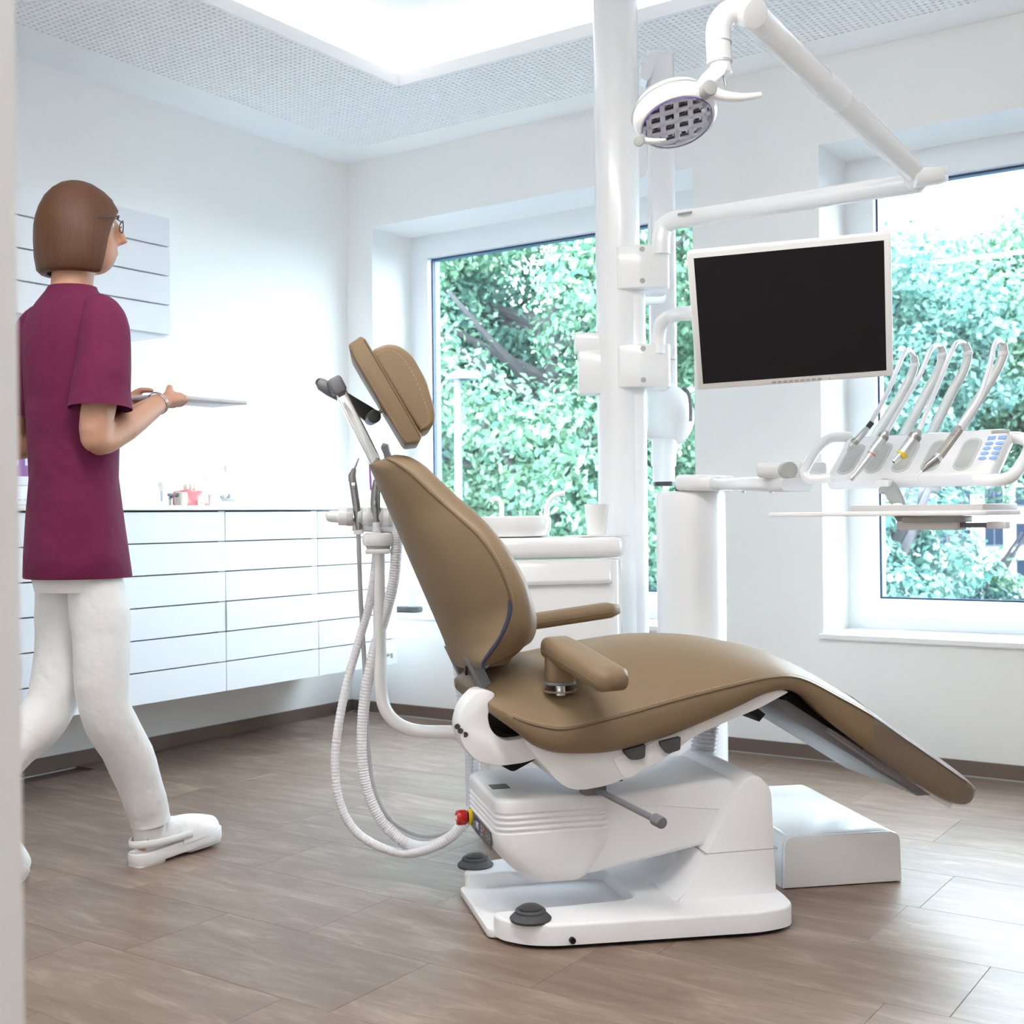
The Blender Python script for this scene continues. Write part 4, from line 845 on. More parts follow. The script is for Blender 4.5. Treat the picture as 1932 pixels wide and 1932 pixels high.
b = MB(); b.lathe([(.0835, .034), (.07, .043), (.04, .048), (.001, .049)], LM, 40, cap=False, sx=1.02, sy=.92); b.build('lens_cover', LENS, LA, world=True)
b = MB(); p = LM @ Vector((.062, .03, .040)); b.cyl(p, p+ln*.004, .006, n=16); b.build('cover_screw', STEEL, LA, world=True)
for (x0, y0, x1, y1), tip in (((1318, 183, 1341, 164), [(1338, 170), (1360, 180), (1395, 184), (1436, 179)]), ((1212, 262, 1205, 266), [(1208, 265), (1235, 266), (1255, 264)])):
    dd = 2.9; hr0 = .0165 if x0 > 1300 else .012; b = MB(); b.cyl(at(x0, y0, 2.96), at(x1, y1, dd), hr0, hr0*1.12, 26, .003); h = b.build('handle_hub', GRYL, LA, world=True)
    pts = catmull([at(x, y, dd+.02) for x, y in tip], 6); b = MB(); b.tube(pts, [(.017 if x0 > 1300 else .009)*(1-.62*k/(len(pts)-1)) for k in range(len(pts))], 16); b.build('handle', SILI, h, world=False) if False else b.build('handle', PLA, LA, world=True)
# ------------------------------------------------------------------ delivery unit
DP = 4.05; pd = at(1303, 960, DP)
DE = thing('delivery_unit', 'white instrument console on a jointed arm and round post', 'dental unit', (pd.x, pd.y, 0), YAW)
zt = at(1303, 927, DP).z; K = DP/F_PX
b = MB(); b.lathe([(.1125, 0), (.1125, zt-.012), (.108, zt-.004), (.10, zt)], n=48); b.build('post', PLA, DE)
b = MB(); b.lathe([(.05, zt), (.05, zt+.01)], n=32); b.build('post_gap', BLK, DE)
def beam(name, a, c, hgt, dep, r=.012, m=PLA):
    d = (c-a); M = look(a, d); b = MB(); b.slab(rr(dep, hgt, min(hgt, dep)*.4, 5), 0, d.length, r, M); return b.build(name, m, DE, world=True)
beam('lower_arm', at(1287, 911, 4.0), at(1372, 912, 3.92), .052, .13); beam('lower_arm_end', at(1355, 912, 3.94), at(1505, 914, 3.42), .042, .10)
beam('upper_arm', at(1432, 887, 3.50), at(1565, 888, 3.42), .046, .09)
p = at(1487, 887, 3.36); b = MB(); b.cyl(p-_f0*.02, p+_f0*.03, .0225, None, 24, .003); b.build('arm_knob', GRYL, DE, world=True)
for px in (1402, 1455): p = at(px, 928, 3.55); b = MB(); b.cyl(p+_u0*.004, p-_u0*.003, .006, n=12); b.build('arm_bolt', STEEL, DE, world=True)
# console frame: x to the dentist's right, y up along the sloping top, z out of the top
ya = math.radians(-9.5); ex = Vector((math.cos(ya), math.sin(ya), 0)); eb = Vector((-math.sin(ya), math.cos(ya), 0)); tl = math.radians(42)
ey = (eb*math.cos(tl)+_u0*math.sin(tl)).normalized(); ez = ex.cross(ey)
co = at(1724, 856, 3.24); CM = frame(co, ex, ey, ez); CW, CHH = .455, .185
b = MB(); b.slab(fillet([(-CW/2, -CHH/2, .02), (CW/2, -CHH/2, .02), (CW/2+.004, CHH/2, .03), (-CW/2-.004, CHH/2, .03)], .02), -.045, 0, .014, CM, n=3); cons = b.build('console', PLA, DE, world=True)
b = MB(); b.slab(rr(CW-.02, .12, .02), -.062, -.04, .008, CM @ Matrix.Translation((0, -.005, 0))); b.build('console_belly', PLA, DE, world=True)
for k, x in enumerate((-.175, -.095, -.018, .062, .148)):
    b = MB(); b.slab(rr(.05, .125, .0245, 7), -.002, .0032, .0026, CM @ Matrix.Translation((x, -.012, 0))); tr = b.build('silicone_trough', SILI, DE, world=True)
    b = MB(); b.slab(rr(.038, .11, .0185, 7), .003, .0042, .0006, CM @ Matrix.Translation((x, -.014, 0))); b.build('trough_floor', mat('trough_grey%d' % k, (.5, .51, .5), .12), tr, world=True)
b = MB(); b.rbox((.207, .072, .001), (.046, .011, .002), .0005, CM); dsp = b.build('display', GRYL, DE, world=True, smooth=0)
for r_ in range(4):
    for c_ in range(2):
        b = MB(); b.lathe([(.0105, 0), (.0105, .0014), (.009, .0018), (.001, .0018)], CM @ Matrix.Translation((.192+c_*.027, .026-r_*.019, .0)), 18, sy=.62); b.build('key_pad', BLUEKEY, DE, world=True)
for c_ in range(2): b = MB(); b.rbox((.192+c_*.027, .048, .001), (.02, .013, .002), .0006, CM); b.build('key_pad', BLUEKEY, DE, world=True, smooth=0)
b = MB(); b.tube(catmull([at(1604, 824, 3.46), at(1567, 827, 3.44), at(1544, 845, 3.41), at(1522, 880, 3.35), at(1517, 893, 3.33), at(1525, 903, 3.32), at(1545, 904, 3.31), at(1567, 901, 3.30)], 8), .0135, 16); b.build('handle', PLA, DE, world=True)
b = MB(); b.tube(catmull([at(1890, 826, 3.18), at(1925, 827, 3.14), at(1942, 838, 3.12), at(1936, 862, 3.06), at(1915, 893, 3.0), at(1895, 904, 2.99), at(1870, 906, 3.0), at(1840, 905, 3.03)], 8), .0155, 16); b.build('handle', PLA, DE, world=True)
p = at(1768, 905, 3.2); b = MB(); b.cyl(p+_u0*.01, p-_u0*.028, .0125, None, 20, .002); b.build('drip_cap', PLA, DE, world=True)
# whip arms with hoses and handpieces
W = [((1634, 850), (1697, 750), (1716, 715), (1725, 690), (1724, 672), (1717, 662), (1708, 664), (1695, 690), (1672, 745), (1640, 803)),
     ((1690, 850), (1748, 742), (1770, 700), (1778, 670), (1774, 654), (1766, 652), (1755, 662), (1735, 708), (1700, 768), (1672, 818)),
     ((1744, 848), (1795, 742), (1818, 700), (1826, 668), (1820, 648), (1810, 645), (1799, 655), (1778, 705), (1752, 768), (1732, 816)),
     ((1790, 845), (1858, 735), (1882, 695), (1893, 668), (1892, 648), (1884, 643), (1876, 652), (1866, 695), (1846, 752), (1810, 806))]
dpt = (3.52, 3.46, 3.40, 3.30)
for k, w_ in enumerate(W):
    d0 = dpt[k]; pts = catmull([at(x, y, d0) for x, y in w_[:5]], 8)
    b = MB(); b.tube(pts, [.0145-.004*i/(len(pts)-1) for i in range(len(pts))], 16); wa = b.build('whip_arm', SILI, DE, world=True)
    p, q_ = at(*w_[3], d0), at(*w_[4], d0); b = MB(); b.cyl(p.lerp(q_, -.15), p.lerp(q_, .25), .0145, None, 18, .002); b.build('arm_sleeve', HOSE, wa, world=True)
HP = [('air_motor', 'slim steel air motor with black collar, first instrument from the left on the console', [(1640, 803), (1628, 817), (1611, 838)]), ('handpiece', 'long tapered steel handpiece lying over the console edge', [(1672, 818), (1655, 842), (1605, 905)]), ('electric_motor', 'thick steel motor with yellow ring in the middle of the console', [(1732, 816), (1713, 842), (1686, 873)]), ('scaler', 'flat grey scaler handpiece with bent white tip, rightmost instrument', [(1812, 806), (1778, 852), (1738, 888)])]
for k, (nm, lab, _) in enumerate(HP):
    w_ = W[k]; d0 = dpt[k]; dn = (3.25, 3.18, 3.12, 3.05)[k]
    t = thing(nm, lab, 'handpiece', at(*w_[-1], dn))
    hpts = catmull([at(x, y, d0+(dn-d0)*i/5) for i, (x, y) in enumerate(w_[4:])], 8)
    b = MB(); b.tube(hpts, .0062, 12); b.build('hose', HOSE, t, world=True)
    P = lambda x, y, d=dn: at(x, y, d)
    def seg(n_, pts, rs, m): b = MB(); b.tube(pts, rs, 20); return b.build(n_, m, t, world=True)
    if k == 0:
        seg('collar', [P(1645, 797), P(1637, 807)], .0072, DRK); seg('body', [P(1637, 807), P(1632, 813), P(1614, 833)], [.006, .0085, .0095], STEEL)
        seg('ring', [P(1615, 831), P(1610, 836)], .0105, mat('brass_steel', (.45, .42, .36), .3, 1)); seg('nose', [P(1610, 836), P(1603, 843), P(1602, 844), P(1597, 849)], [.0055, .0055, .0035, .003], STEEL)
    if k == 1:
        seg('motor', [P(1673, 814), P(1668, 822), P(1650, 848)], [.009, .0135, .0135], STEEL); seg('motor_band', [P(1668, 822), P(1664, 828)], .0139, MET)
        seg('body', [P(1650, 848), P(1641, 862), P(1620, 888), P(1610, 900)], [.0125, .0105, .0065, .0055], STEEL); seg('red_ring', [P(1645, 856), P(1643.6, 858)], .0117, mat('red_line', (.6, .15, .12), .4))
        seg('head', [P(1613, 896), P(1607, 903), P(1604, 906)], [.006, .0075, .005], STEEL)
    if k == 2:
        seg('motor', [P(1734, 812), P(1728, 822), P(1704, 856)], [.009, .0155, .016], STEEL); seg('motor_band', [P(1728, 822), P(1723, 829)], .0163, MET)
        seg('yellow_ring', [P(1705, 854), P(1698, 859)], [.0155, .0125], YEL); seg('coupling', [P(1699, 858), P(1686, 872)], [.008, .007], CHR); seg('bore', [P(1686.5, 871.5), P(1685.8, 872.4)], .0045, BLK)
    if k == 3:
        a, c = P(1812, 806), P(1772, 861); M = look(a, c-a, ez); b = MB(); b.slab(rr(.021, .014, .003, 3), .004, (c-a).length, .002, M); bd = b.build('body', mat('scaler_grey', (.38, .37, .34), .45, .3), t, world=True)
        for i in range(4): b = MB(); b.rbox((.0, .0072, .016+i*.0045), (.012-.002*(i % 2), .0006, .0016), .0001, M); b.build('print_line', GRY, bd, world=True, smooth=0)
        seg('metal_band', [P(1773, 859), P(1766, 867)], .0105, CHR); seg('nose', [P(1767, 866), P(1750, 879), P(1740, 889)], [.0125, .0085, .004], MET); seg('tip', [P(1741, 888), P(1731, 897), P(1726, 909)], [.0022, .002, .0012], PORC)
# instrument tray under the console
TR = thing('instrument_tray', 'flat white tray hanging under the instrument console', 'tray', at(1700, 972, 3.15))
tx = ex; ty = eb; TM = frame(at(1700, 968, 3.15), tx, ty, _u0) @ Matrix.Scale(1.06, 4, (1, 0, 0))
zc = 0
b = MB(); b.slab(fillet([(-.315, -.09), (-.295, -.11, .02), (.235, -.11, .02), (.25, -.095, .02), (.25, .1, .02), (.235, .115, .02), (-.295, .115, .02), (-.315, .1, .02)], .01), -.007, .005, .003, TM); b.build('tray_plate', PLAM, TR, world=True)
b = MB()
for c_, s_ in (((.08, -.10, .012), (.32, .006, .016)), ((.08, .10, .012), (.32, .006, .016)), ((-.077, 0, .012), (.006, .2, .016)), ((.237, 0, .012), (.006, .2, .016))): b.rbox(c_, s_, .0015, TM)
b.build('tray_rim', TRAYM, TR, world=True)
b = MB(); b.rbox((.09, 0, -.016), (.13, .1, .016), .003, TM); b.build('slide_plate', GRYL, TR, world=True)
b = MB(); b.rbox((.075, 0, -.032), (.15, .06, .022), .005, TM); b.build('bracket_block', PLAM, TR, world=True)
b = MB(); b.rbox((.17, 0, -.031), (.10, .025, .012), .002, TM); b.build('lever_bar', GRY, TR, world=True)
b = MB(); b.rbox((.235, 0, -.031), (.045, .03, .017), .003, TM); b.build('lever_knob', PLAM, TR, world=True)
b = MB(); b.tube(catmull([at(1663, 917, 3.22), at(1678, 921, 3.22), at(1690, 940, 3.22), at(1698, 962, 3.22), at(1706, 978, 3.2), at(1722, 985, 3.17), at(1745, 985, 3.15)], 6), .012, 12, flat=1.7); b.build('tray_arm', GRYL, TR, world=True)
b = MB(); p = at(1668, 912, 3.22); b.rbox((0, 0, 0), (.036, .03, .018), .003, frame(p, ex, eb, _u0)); b.build('arm_block', PLAM, TR, world=True)
b = MB(); p = at(1683, 953, 3.2)
for s in (-.014, .014): b.ball(p+ex*s, (.014, .01, .006), 14, 8)
b.build('hinge_caps', PLA, TR, world=True)
# ------------------------------------------------------------------ telephone on the left window sill
p = at_plane(770, 1158, (0, 0, WZ[0]), Vector((0, 0, 1)))
p = at_plane(770, 1155, (0, YB+.1, 0), Vector((0, 1, 0))); t = thing('telephone', 'black cordless telephone lying on the left window sill', 'telephone', (p.x, YB+.10, WZ[0]), math.radians(8))
b = MB(); b.slab(rr(.15, .055, .012), .0, .03, .008); b.build('handset', DRK, t)
b = MB(); b.rbox((.03, 0, .0305), (.04, .035, .002), .0006); b.build('display', GRYL, t)
for r_ in range(4):
    for c_ in range(3): b = MB(); b.rbox((-.02-r_*.012, -.013+c_*.013, .0308), (.008, .009, .002), .0006); b.build('key', GRYL, t)
# ------------------------------------------------------------------ person walking towards the window wall (local y = walking direction)
PE = thing('person', 'person in a magenta tunic and white trousers walking past the cabinets with a tablet', 'person', (-3.01, 2.19, 0))
SKIN = mat('skin', (.55, .29, .19), .5, noise=(14, .05)); HAIR = mat('brown_hair', (.088, .03, .008), .55, noise=(30, .35), bump=(60, .5, .003))
TUN = mat('magenta_cotton', (.135, .005, .047), .85, noise=(7, .12), bump=(5.5, .9, .03)); TRO = mat('white_cotton', (.78, .77, .77), .85, bump=(9, .8, .02))
_n = HAIR.node_tree
for _t in [x for x in _n.nodes if x.type == 'TEX_NOISE']:
    _mp = _n.nodes.new('ShaderNodeMapping'); _mp.inputs['Scale'].default_value = (5, 5, .35)
    _n.links.new([x for x in _n.nodes if x.type == 'TEX_COORD'][0].outputs['Object'], _mp.inputs[0]); _n.links.new(_mp.outputs[0], _t.inputs['Vector'])
HD = math.radians(24); HC = Vector((.005, .035, 1.832)); HM_ = Matrix.Translation(HC) @ Matrix.Rotation(-HD, 4, 'Z')
def ell(c, rx, ry, n=28, tilt=None):
    return [(c[0]+rx*math.cos(2*PI*k/n), c[1]+ry*math.sin(2*PI*k/n), c[2]) for k in range(n)]
def finger(b, base, d1, d2, d3, l, r):
    p = V3(base); pts = [p-d1.normalized()*.015, p]
    for d, f in ((d1, .45), (d2, .3), (d3, .25)): p = p+d.normalized()*l*f; pts.append(p)
    b.tube(catmull(pts, 3), [r*(1-.25*k/(3*(len(pts)-1))) for k in range(3*(len(pts)-1)+1)], 8); b.ball(pts[-1], r*.74, 8, 6)
b = MB()
# head: skull, jaw, nose, ears, neck
b.ball((0, -.012, .022), (.082, .102, .112), 24, 16, HM_); b.ball((0, .03, -.055), (.06, .066, .075), 20, 12, HM_)
b.tube([HM_ @ Vector(p) for p in ((0, .086, .03), (0, .104, -.005), (0, .116, -.022), (0, .096, -.03))], [.009, .012, .014, .011], 10)
for s in (-1, 1): b.ball((s*.082, -.008, -.01), (.010, .020, .034), 12, 8, HM_)
b.tube([HM_ @ Vector(p) for p in ((-.024, .086, -.062), (0, .094, -.061), (.024, .086, -.062))], [.004, .008, .004], 8)
b.tube([(0, -.01, 1.56), (0, .0, 1.66), (.003, .012, 1.77)], [.066, .058, .056], 18)
# trunk and legs
b.loft([ell((0, 0, z), rx, ry) for z, rx, ry in ((.86, .12, .09), (.95, .135, .1), (1.12, .125, .09), (1.35, .14, .10), (1.52, .14, .09), (1.6, .10, .07), (1.64, .06, .055))])
LEG = {1: [(.062, 0, .92), (.074, .03, .72), (.08, .035, .48), (.08, .12, .32), (.08, .185, .15), (.08, .195, .085)], -1: [(-.075, 0, .92), (-.075, .02, .72), (-.07, -.03, .48), (-.07, -.18, .36), (-.07, -.33, .25), (-.07, -.36, .19)]}
LR = [.07, .075, .052, .052, .036, .034]
for s in (1, -1): b.tube(catmull(LEG[s], 4), [float(x) for x in np.interp(np.linspace(0, 5, 21), range(6), LR)], 16)
# feet (inside the clogs)
b.tube([(.08, .155, .07), (.08, .22, .075), (.08, .33, .065), (.08, .40, .06)], [.034, .038, .034, .024], 12)
b.tube([(-.07, -.38, .17), (-.07, -.31, .12), (-.07, -.22, .05), (-.07, -.17, .035)], [.034, .038, .032, .022], 12)
# arms and hands
ARM = {1: [(.145, -.005, 1.565), (.172, -.025, 1.40), (.168, -.05, 1.225), (.145, .06, 1.262), (.105, .205, 1.333), (.098, .235, 1.345)], -1: [(-.145, -.005, 1.565), (-.19, -.03, 1.40), (-.205, -.055, 1.225), (-.17, .06, 1.262), (-.105, .205, 1.333), (-.098, .235, 1.345)]}
AR = [.052, .05, .042, .045, .030, .028]
for s in (1, -1):
    b.tube(catmull(ARM[s], 5), [float(x) for x in np.interp(np.linspace(0, 5, 26), range(6), AR)], 16); b.ball(ARM[s][2], (.042, .042, .042), 14, 10)
    w0 = V3(ARM[s][-1]); pc_ = Vector((s*.088, .285, 1.362))
    b.tube([w0, w0.lerp(pc_, .5), pc_+Vector((-s*.004, .02, .0))], [.028, .036, .038], 14, flat=.55)
    for k in range(4):                       # fingers wrap under the tablet, thumb on top
        o = pc_+Vector((-s*.016, .005+.021*k-.01, -.008+.001*k)); L_ = (.074, .082, .078, .062)[k]
        finger(b, o, Vector((-s, .25, -.35)), Vector((-s, .1, .0)), Vector((-s, -.05, .35)), L_, .0098)
    finger(b, pc_+Vector((-s*.002, -.018, .014)), Vector((-s*.5, .6, .55)), Vector((-s*.7, .7, .1)), Vector((-s*.7, .7, -.1)), .07, .0115)
me = b.mesh('body', SKIN, 60); body = bpy.data.objects.new('body', me); COL.objects.link(body); body.parent = PE
rm = body.modifiers.new('remesh', 'REMESH'); rm.mode = 'VOXEL'; rm.voxel_size = .0062; rm.use_smooth_shade = True
sm = body.modifiers.new('smooth', 'SMOOTH'); sm.factor = .5; sm.iterations = 3
me2 = bpy.data.meshes.new_from_object(body.evaluated_get(bpy.context.evaluated_depsgraph_get())); body.modifiers.clear(); body.data = me2
me2.shade_smooth()
if not me2.materials: me2.materials.append(SKIN)
# tunic
b = MB(); R = []
for z, rx, ry, cy in ((.838, .155, .142, .012), (.842, .157, .144, .012), (.90, .153, .138, .008), (1.0, .147, .124, .003), (1.12, .14, .108, 0), (1.25, .146, .112, .0), (1.38, .156, .118, 0), (1.48, .164, .118, -.002), (1.545, .166, .108, -.004), (1.588, .152, .092, -.004), (1.622, .118, .078, -.002), (1.648, .08, .068, .0), (1.660, .072, .064, .002)):
    R.append([(x*(1+.012*math.sin(5*math.atan2(y, x)+z*9)), y*(1+.015*math.sin(4*math.atan2(y, x)-z*7)), zz) for x, y, zz in ell((0, cy, z), rx, ry, 40)])
b.loft(R, cap=False); tn = b.build('tunic', TUN, PE, smooth=80)
for s in (1, -1):
    A = ARM[s]; e = V3(A[1]).lerp(V3(A[2]), .38); d = (V3(A[2])-V3(A[0])).normalized()
    pts = [Vector((s*.085, -.002, 1.595)), Vector((s*.13, -.004, 1.572)), V3(A[0])+Vector((s*.012, -.006, -.035)), V3(A[1])+Vector((s*.0, 0, .04)), e+Vector((0, 0, .02)), e+d*.03]
    q = catmull(pts, 5); rs = [float(x) for x in np.interp(np.linspace(0, 5, len(q)), range(6), [.04, .056, .067, .072, .079, .085])]
    b = MB(); b.tube(q, rs, 24, cap=False); b.build('sleeve', TUN, tn, smooth=80)
# trousers
for s in (1, -1):
    q = catmull(LEG[s], 5); q = [p+Vector((0, 0, .0)) for p in q]; rs = [float(x) for x in np.interp(np.linspace(0, 5, len(q)), range(6), [.075, .082, .071, .068, .058, .058])]
    rs = [r*(1+.02*math.sin(i*1.7)) for i, r in enumerate(rs)]
    b = MB(); b.tube(q[:-3], rs[:-3], 24, cap=False); b.build('trouser_leg', TRO, PE, smooth=80)
b = MB(); b.loft([ell((0, 0, z), rx, ry, 30) for z, rx, ry in ((.80, .12, .10), (.88, .145, .115), (.98, .14, .11))]); b.build('trouser_seat', TRO, PE)
# clogs
CLOG = mat('white_clog', (.82, .82, .82), .4)
def clog(M, lab, ank):
    half = [(.0, -.158), (.022, -.155), (.036, -.14), (.041, -.11), (.040, -.06), (.041, -.02), (.047, .03), (.052, .07), (.051, .11), (.042, .142), (.024, .16), (.0, .165)]
    ring = [tuple(p) for p in half]+[(-x, y) for x, y in half[-2:0:-1]]
    b = MB(); b.slab(ring, .010, .045, .004, M); so = b.build('clog', CLOG, PE, label=lab)
    for y0, y1 in ((-.156, -.06), (.02, .15)):
        hw = .037 if y0 < 0 else .043; b = MB()
        b.slab(fillet([(-hw*.8, y0), (hw*.8, y0), (hw, (y0+y1)/2), (hw*.9, y1), (-hw*.9, y1), (-hw, (y0+y1)/2)], .015), 0, .014, .003, M); b.build('tread', CLOG, so)
    b = MB(); R = []
    for k in range(11):
        t_ = k/10; y = -.005+t_*.168; h = .074*(math.cos(t_*1.15)) if k < 10 else .02; hw = float(np.interp(t_, [0, .2, .45, .65, .82, .93, 1], [.046, .050, .0535, .052, .043, .030, .012]))
        R.append([(hw*math.cos(a_), y, .038+h*math.sin(a_)) for a_ in np.linspace(0, PI, 17)])
    b.loft(R, cap=True, close=True, M=M); b.build('toe_cap', CLOG, so, smooth=70)
    b = MB(); pts = catmull([(-.051, .025, .062), (-.047, -.06, .066), (-.041, -.12, .072), (0, -.157, .074), (.041, -.12, .072), (.047, -.06, .066), (.051, .025, .062)], 5)
    b.tube(pts, .0035, 8, M=M, flat=3.0); b.build('heel_strap', CLOG, so)
    b = MB(); mi = M; b.tube([V3(p) for p in ank], [.043, .050, .054, .050], 18); b.build('sock', TRO, so)
    b = MB(); b.tube([M @ Vector(p) for p in ((0, -.125, .07), (0, -.09, .075), (0, -.02, .075), (0, .05, .065))], [.030, .042, .044, .036], 16); b.build('sock', TRO, so)
clog(Matrix.Translation((.08, .285, .003)) @ Matrix.Rotation(math.radians(4), 4, 'X'), 'white clog planted on the floor', [(.08, .19, .07), (.08, .185, .12), (.08, .165, .19), (.08, .13, .28)])
clog(Matrix.Translation((-.07, -.27, .095)) @ Matrix.Rotation(math.radians(-38), 4, 'X'), 'white clog lifting off behind', [(-.07, -.355, .18), (-.07, -.34, .23), (-.07, -.30, .27), (-.07, -.24, .32)])
# hair: bob with fringe, open at the face
b = MB(); R = []
for z, rx, ry, op, cy in ((-.135, .094, .098, 62, -.02), (-.128, .100, .105, 62, -.02), (-.09, .108, .113, 60, -.018), (-.04, .109, .117, 56, -.016), (.0, .106, .118, 50, -.014), (.03, .099, .115, 40, -.012), (.055, .090, .109, 12, -.010), (.085, .074, .094, 2, -.010), (.108, .056, .072, 2, -.012), (.125, .036, .046, 2, -.014), (.132, .02, .026, 2, -.014), (.134, .004, .005, 2, -.014)):
    a0 = math.radians(90+op); a1 = math.radians(450-op); ang = np.linspace(a0, a1, 34); wv = .01
    outp = [(rx*math.cos(a)*(1+wv*math.sin(a*17)), cy+ry*math.sin(a)*(1+wv*math.sin(a*17)), z) for a in ang]
    inn = [(max(.002, rx-.02)*math.cos(a), cy+max(.002, ry-.02)*math.sin(a), z-(.012 if z > .1 else 0)) for a in ang[::-1]]
    R.append(outp+inn)
b.loft(R, M=HM_); b.build('hair', HAIR, PE, smooth=70)
# face details and glasses
for s in (-1, 1):
    b = MB(); b.ball((s*.031, .070, .012), .0115, 12, 8, HM_); ey_ = b.build('eye', WHT, PE)
    b = MB(); b.ball((s*.031, .0795, .012), (.0055, .003, .0055), 10, 6, HM_); b.build('iris', BLK, ey_)
    b = MB(); b.tube([HM_ @ Vector(p) for p in ((s*.014, .094, .034), (s*.032, .093, .040), (s*.05, .08, .034))], .003, 6); b.build('eyebrow', HAIR, PE)
g = thing('eyeglasses', 'thin dark eyeglasses worn by the person', 'glasses', PE.location + HC)
for s in (-1, 1):
    pts = [WM(PE) @ HM_ @ Vector((s*.033+.022*math.cos(a), .104-.004*abs(math.cos(a)), .010+.017*math.sin(a))) for a in np.linspace(0, 2*PI, 21)]
    b = MB(); b.tube(pts, .0016, 6, cap=False); b.build('rim', DRK, g, world=True)
    b = MB(); b.tube([WM(PE) @ HM_ @ Vector(p) for p in ((s*.055, .10, .016), (s*.094, .07, .018), (s*.098, .0, .014), (s*.094, -.03, -.004))], .0018, 6); b.build('temple', DRK, g, world=True)
b = MB(); b.tube([WM(PE) @ HM_ @ Vector(p) for p in ((-.011, .105, .014), (0, .109, .017), (.011, .105, .014))], .0016, 6); b.build('bridge', DRK, g, world=True)
b = MB(); c_ = V3(ARM[1][-1])+Vector((.002, -.02, -.006)); d_ = (V3(ARM[1][-1])-V3(ARM[1][3])).normalized(); F_ = look(c_, d_)
for o_ in (0, .007): b.tube([F_ @ Vector((.033*math.cos(a), .033*math.sin(a), o_)) for a in np.linspace(0, 2*PI, 25)], .0013, 6, cap=False)
tag(b.build('bracelet', CHR), 'thin silver bracelet on the person\'s right wrist', 'bracelet'); bpy.data.objects['bracelet'].location = PE.location
t = thing('tablet', 'flat light grey tablet held level in the person\'s hands', 'tablet', PE.location + Vector((.0, .42, 1.368)))
b = MB(); b.rbox((0, 0, 0), (.165, .34, .012), .004); b.build('case', mat('tablet_grey', (.6, .6, .62), .35), t)
b = MB(); b.box((0, 0, .0064), (.145, .31, .0008)); b.build('screen', SCRN, t, smooth=0)
# ------------------------------------------------------------------ outside: trees, street lamp, building, hedge, ground
b = MB(); b.box((0, 60, -4.6), (200, 110, .2)); tag(b.build('ground_outside', mat('asphalt', (.05, .06, .075), .9), smooth=0), 'grey street level outside the windows', kind='structure')
def leaves(name, m, cen, rad, ncl, per, size, parent, blob=.5, seed=1, shell=.55):
    r = np.random.default_rng(seed)
    d = r.normal(size=(ncl, 3)); d /= np.linalg.norm(d, axis=1)[:, None]
    rr_ = (shell+(1-shell)*r.random(ncl))[:, None]; C_ = d*rr_*np.array(rad)+np.array(cen)
    n = ncl*per; c = np.repeat(C_, per, 0); o = r.normal(size=(n, 3)); o /= np.linalg.norm(o, axis=1)[:, None]
    bl = np.repeat(blob*(.6+.8*r.random(ncl)), per)[:, None]
    p = c+o*bl*(.65+.35*r.random(n))[:, None]*np.array([1, 1, .7])
    nm = o*.7+r.normal(size=(n, 3))*.5+np.array([0, 0, .45]); nm /= np.linalg.norm(nm, axis=1)[:, None]
    a = np.cross(nm, r.normal(size=(n, 3))); a /= np.linalg.norm(a, axis=1)[:, None]; bb = np.cross(nm, a)
    s = (size*(.6+.8*r.random(n)))[:, None]
    vs = np.stack([p-a*s, p+bb*s*.55+nm*s*.12, p+a*s, p-bb*s*.55+nm*s*.12], 1).reshape(-1, 3)
    me = bpy.data.meshes.new(name); me.vertices.add(len(vs)); me.vertices.foreach_set('co', (vs-np.array(parent.location)).ravel())
    me.loops.add(4*n); me.loops.foreach_set('vertex_index', np.arange(4*n)); me.polygons.add(n); me.polygons.foreach_set('loop_start', np.arange(n)*4)
    me.update(calc_edges=True); me.materials.append(m)
    ob = bpy.data.objects.new(name, me); COL.objects.link(ob); ob.parent = parent; ob['kind'] = 'stuff'; return ob
def tree(name, label, px, py, d, rad, m, ncl, per, size, seed, blob=.5, shell=.5):
    c = at(px, py, d); t = thing(name, label, 'tree', (c.x, c.y, -4.5), 0, 'trees outside the windows'); r = random.Random(seed)
    zt = c.z+rad[2]*.3; b = MB(); b.tube(catmull([(0, 0, 0), (.1, .05, 2), (-.05, .1, (zt+4.5)*.7), (.05, 0, zt+4.5)], 5), [.28-.2*k/15 for k in range(16)], 10); b.build('trunk', TREEB, t)
    b = MB()
    for k in range(12):
        z0 = (c.z+4.5)+rad[2]*r.uniform(-.7, .2); a = r.uniform(0, 2*PI); L = r.uniform(.6, .95)
        b.tube(catmull([(0, 0, z0), (math.cos(a)*rad[0]*L*.5, math.sin(a)*rad[1]*L*.5, z0+.5), (math.cos(a)*rad[0]*L, math.sin(a)*rad[1]*L, z0+1.1)], 4), [.09, .08, .07, .06, .05, .04, .035, .03, .02], 6)
    b.build('branches', TREEB, t)
    leaves('crown', m, c, rad, ncl, per, size, t, blob, seed, shell); return t
tree('maple_tree', 'large pale green maple filling the left window', 1040, 640, 15, (3.6, 2.2, 3.3), LEAF_A, 330, 300, .05, 3, .58, .45)
tree('broadleaf_tree', 'cooler green tree low at the left side of the left window', 760, 760, 17, (2.4, 2, 3.6), LEAF_B, 170, 200, .055, 4, .6)
tree('broadleaf_tree', 'bluish green tree beside the street lamp behind the maple', 1000, 880, 21, (4.5, 2, 3.2), LEAF_B, 260, 160, .07, 5, .7)
tree('broadleaf_tree', 'soft green tree right behind the monitor edge', 1640, 690, 19, (2.2, 2, 2.2), LEAF_B, 150, 200, .06, 6, .55)
tree('broadleaf_tree', 'taller tree at the right edge of the right window', 1970, 650, 20, (2.1, 2, 2.4), LEAF_A, 150, 200, .06, 7, .55)
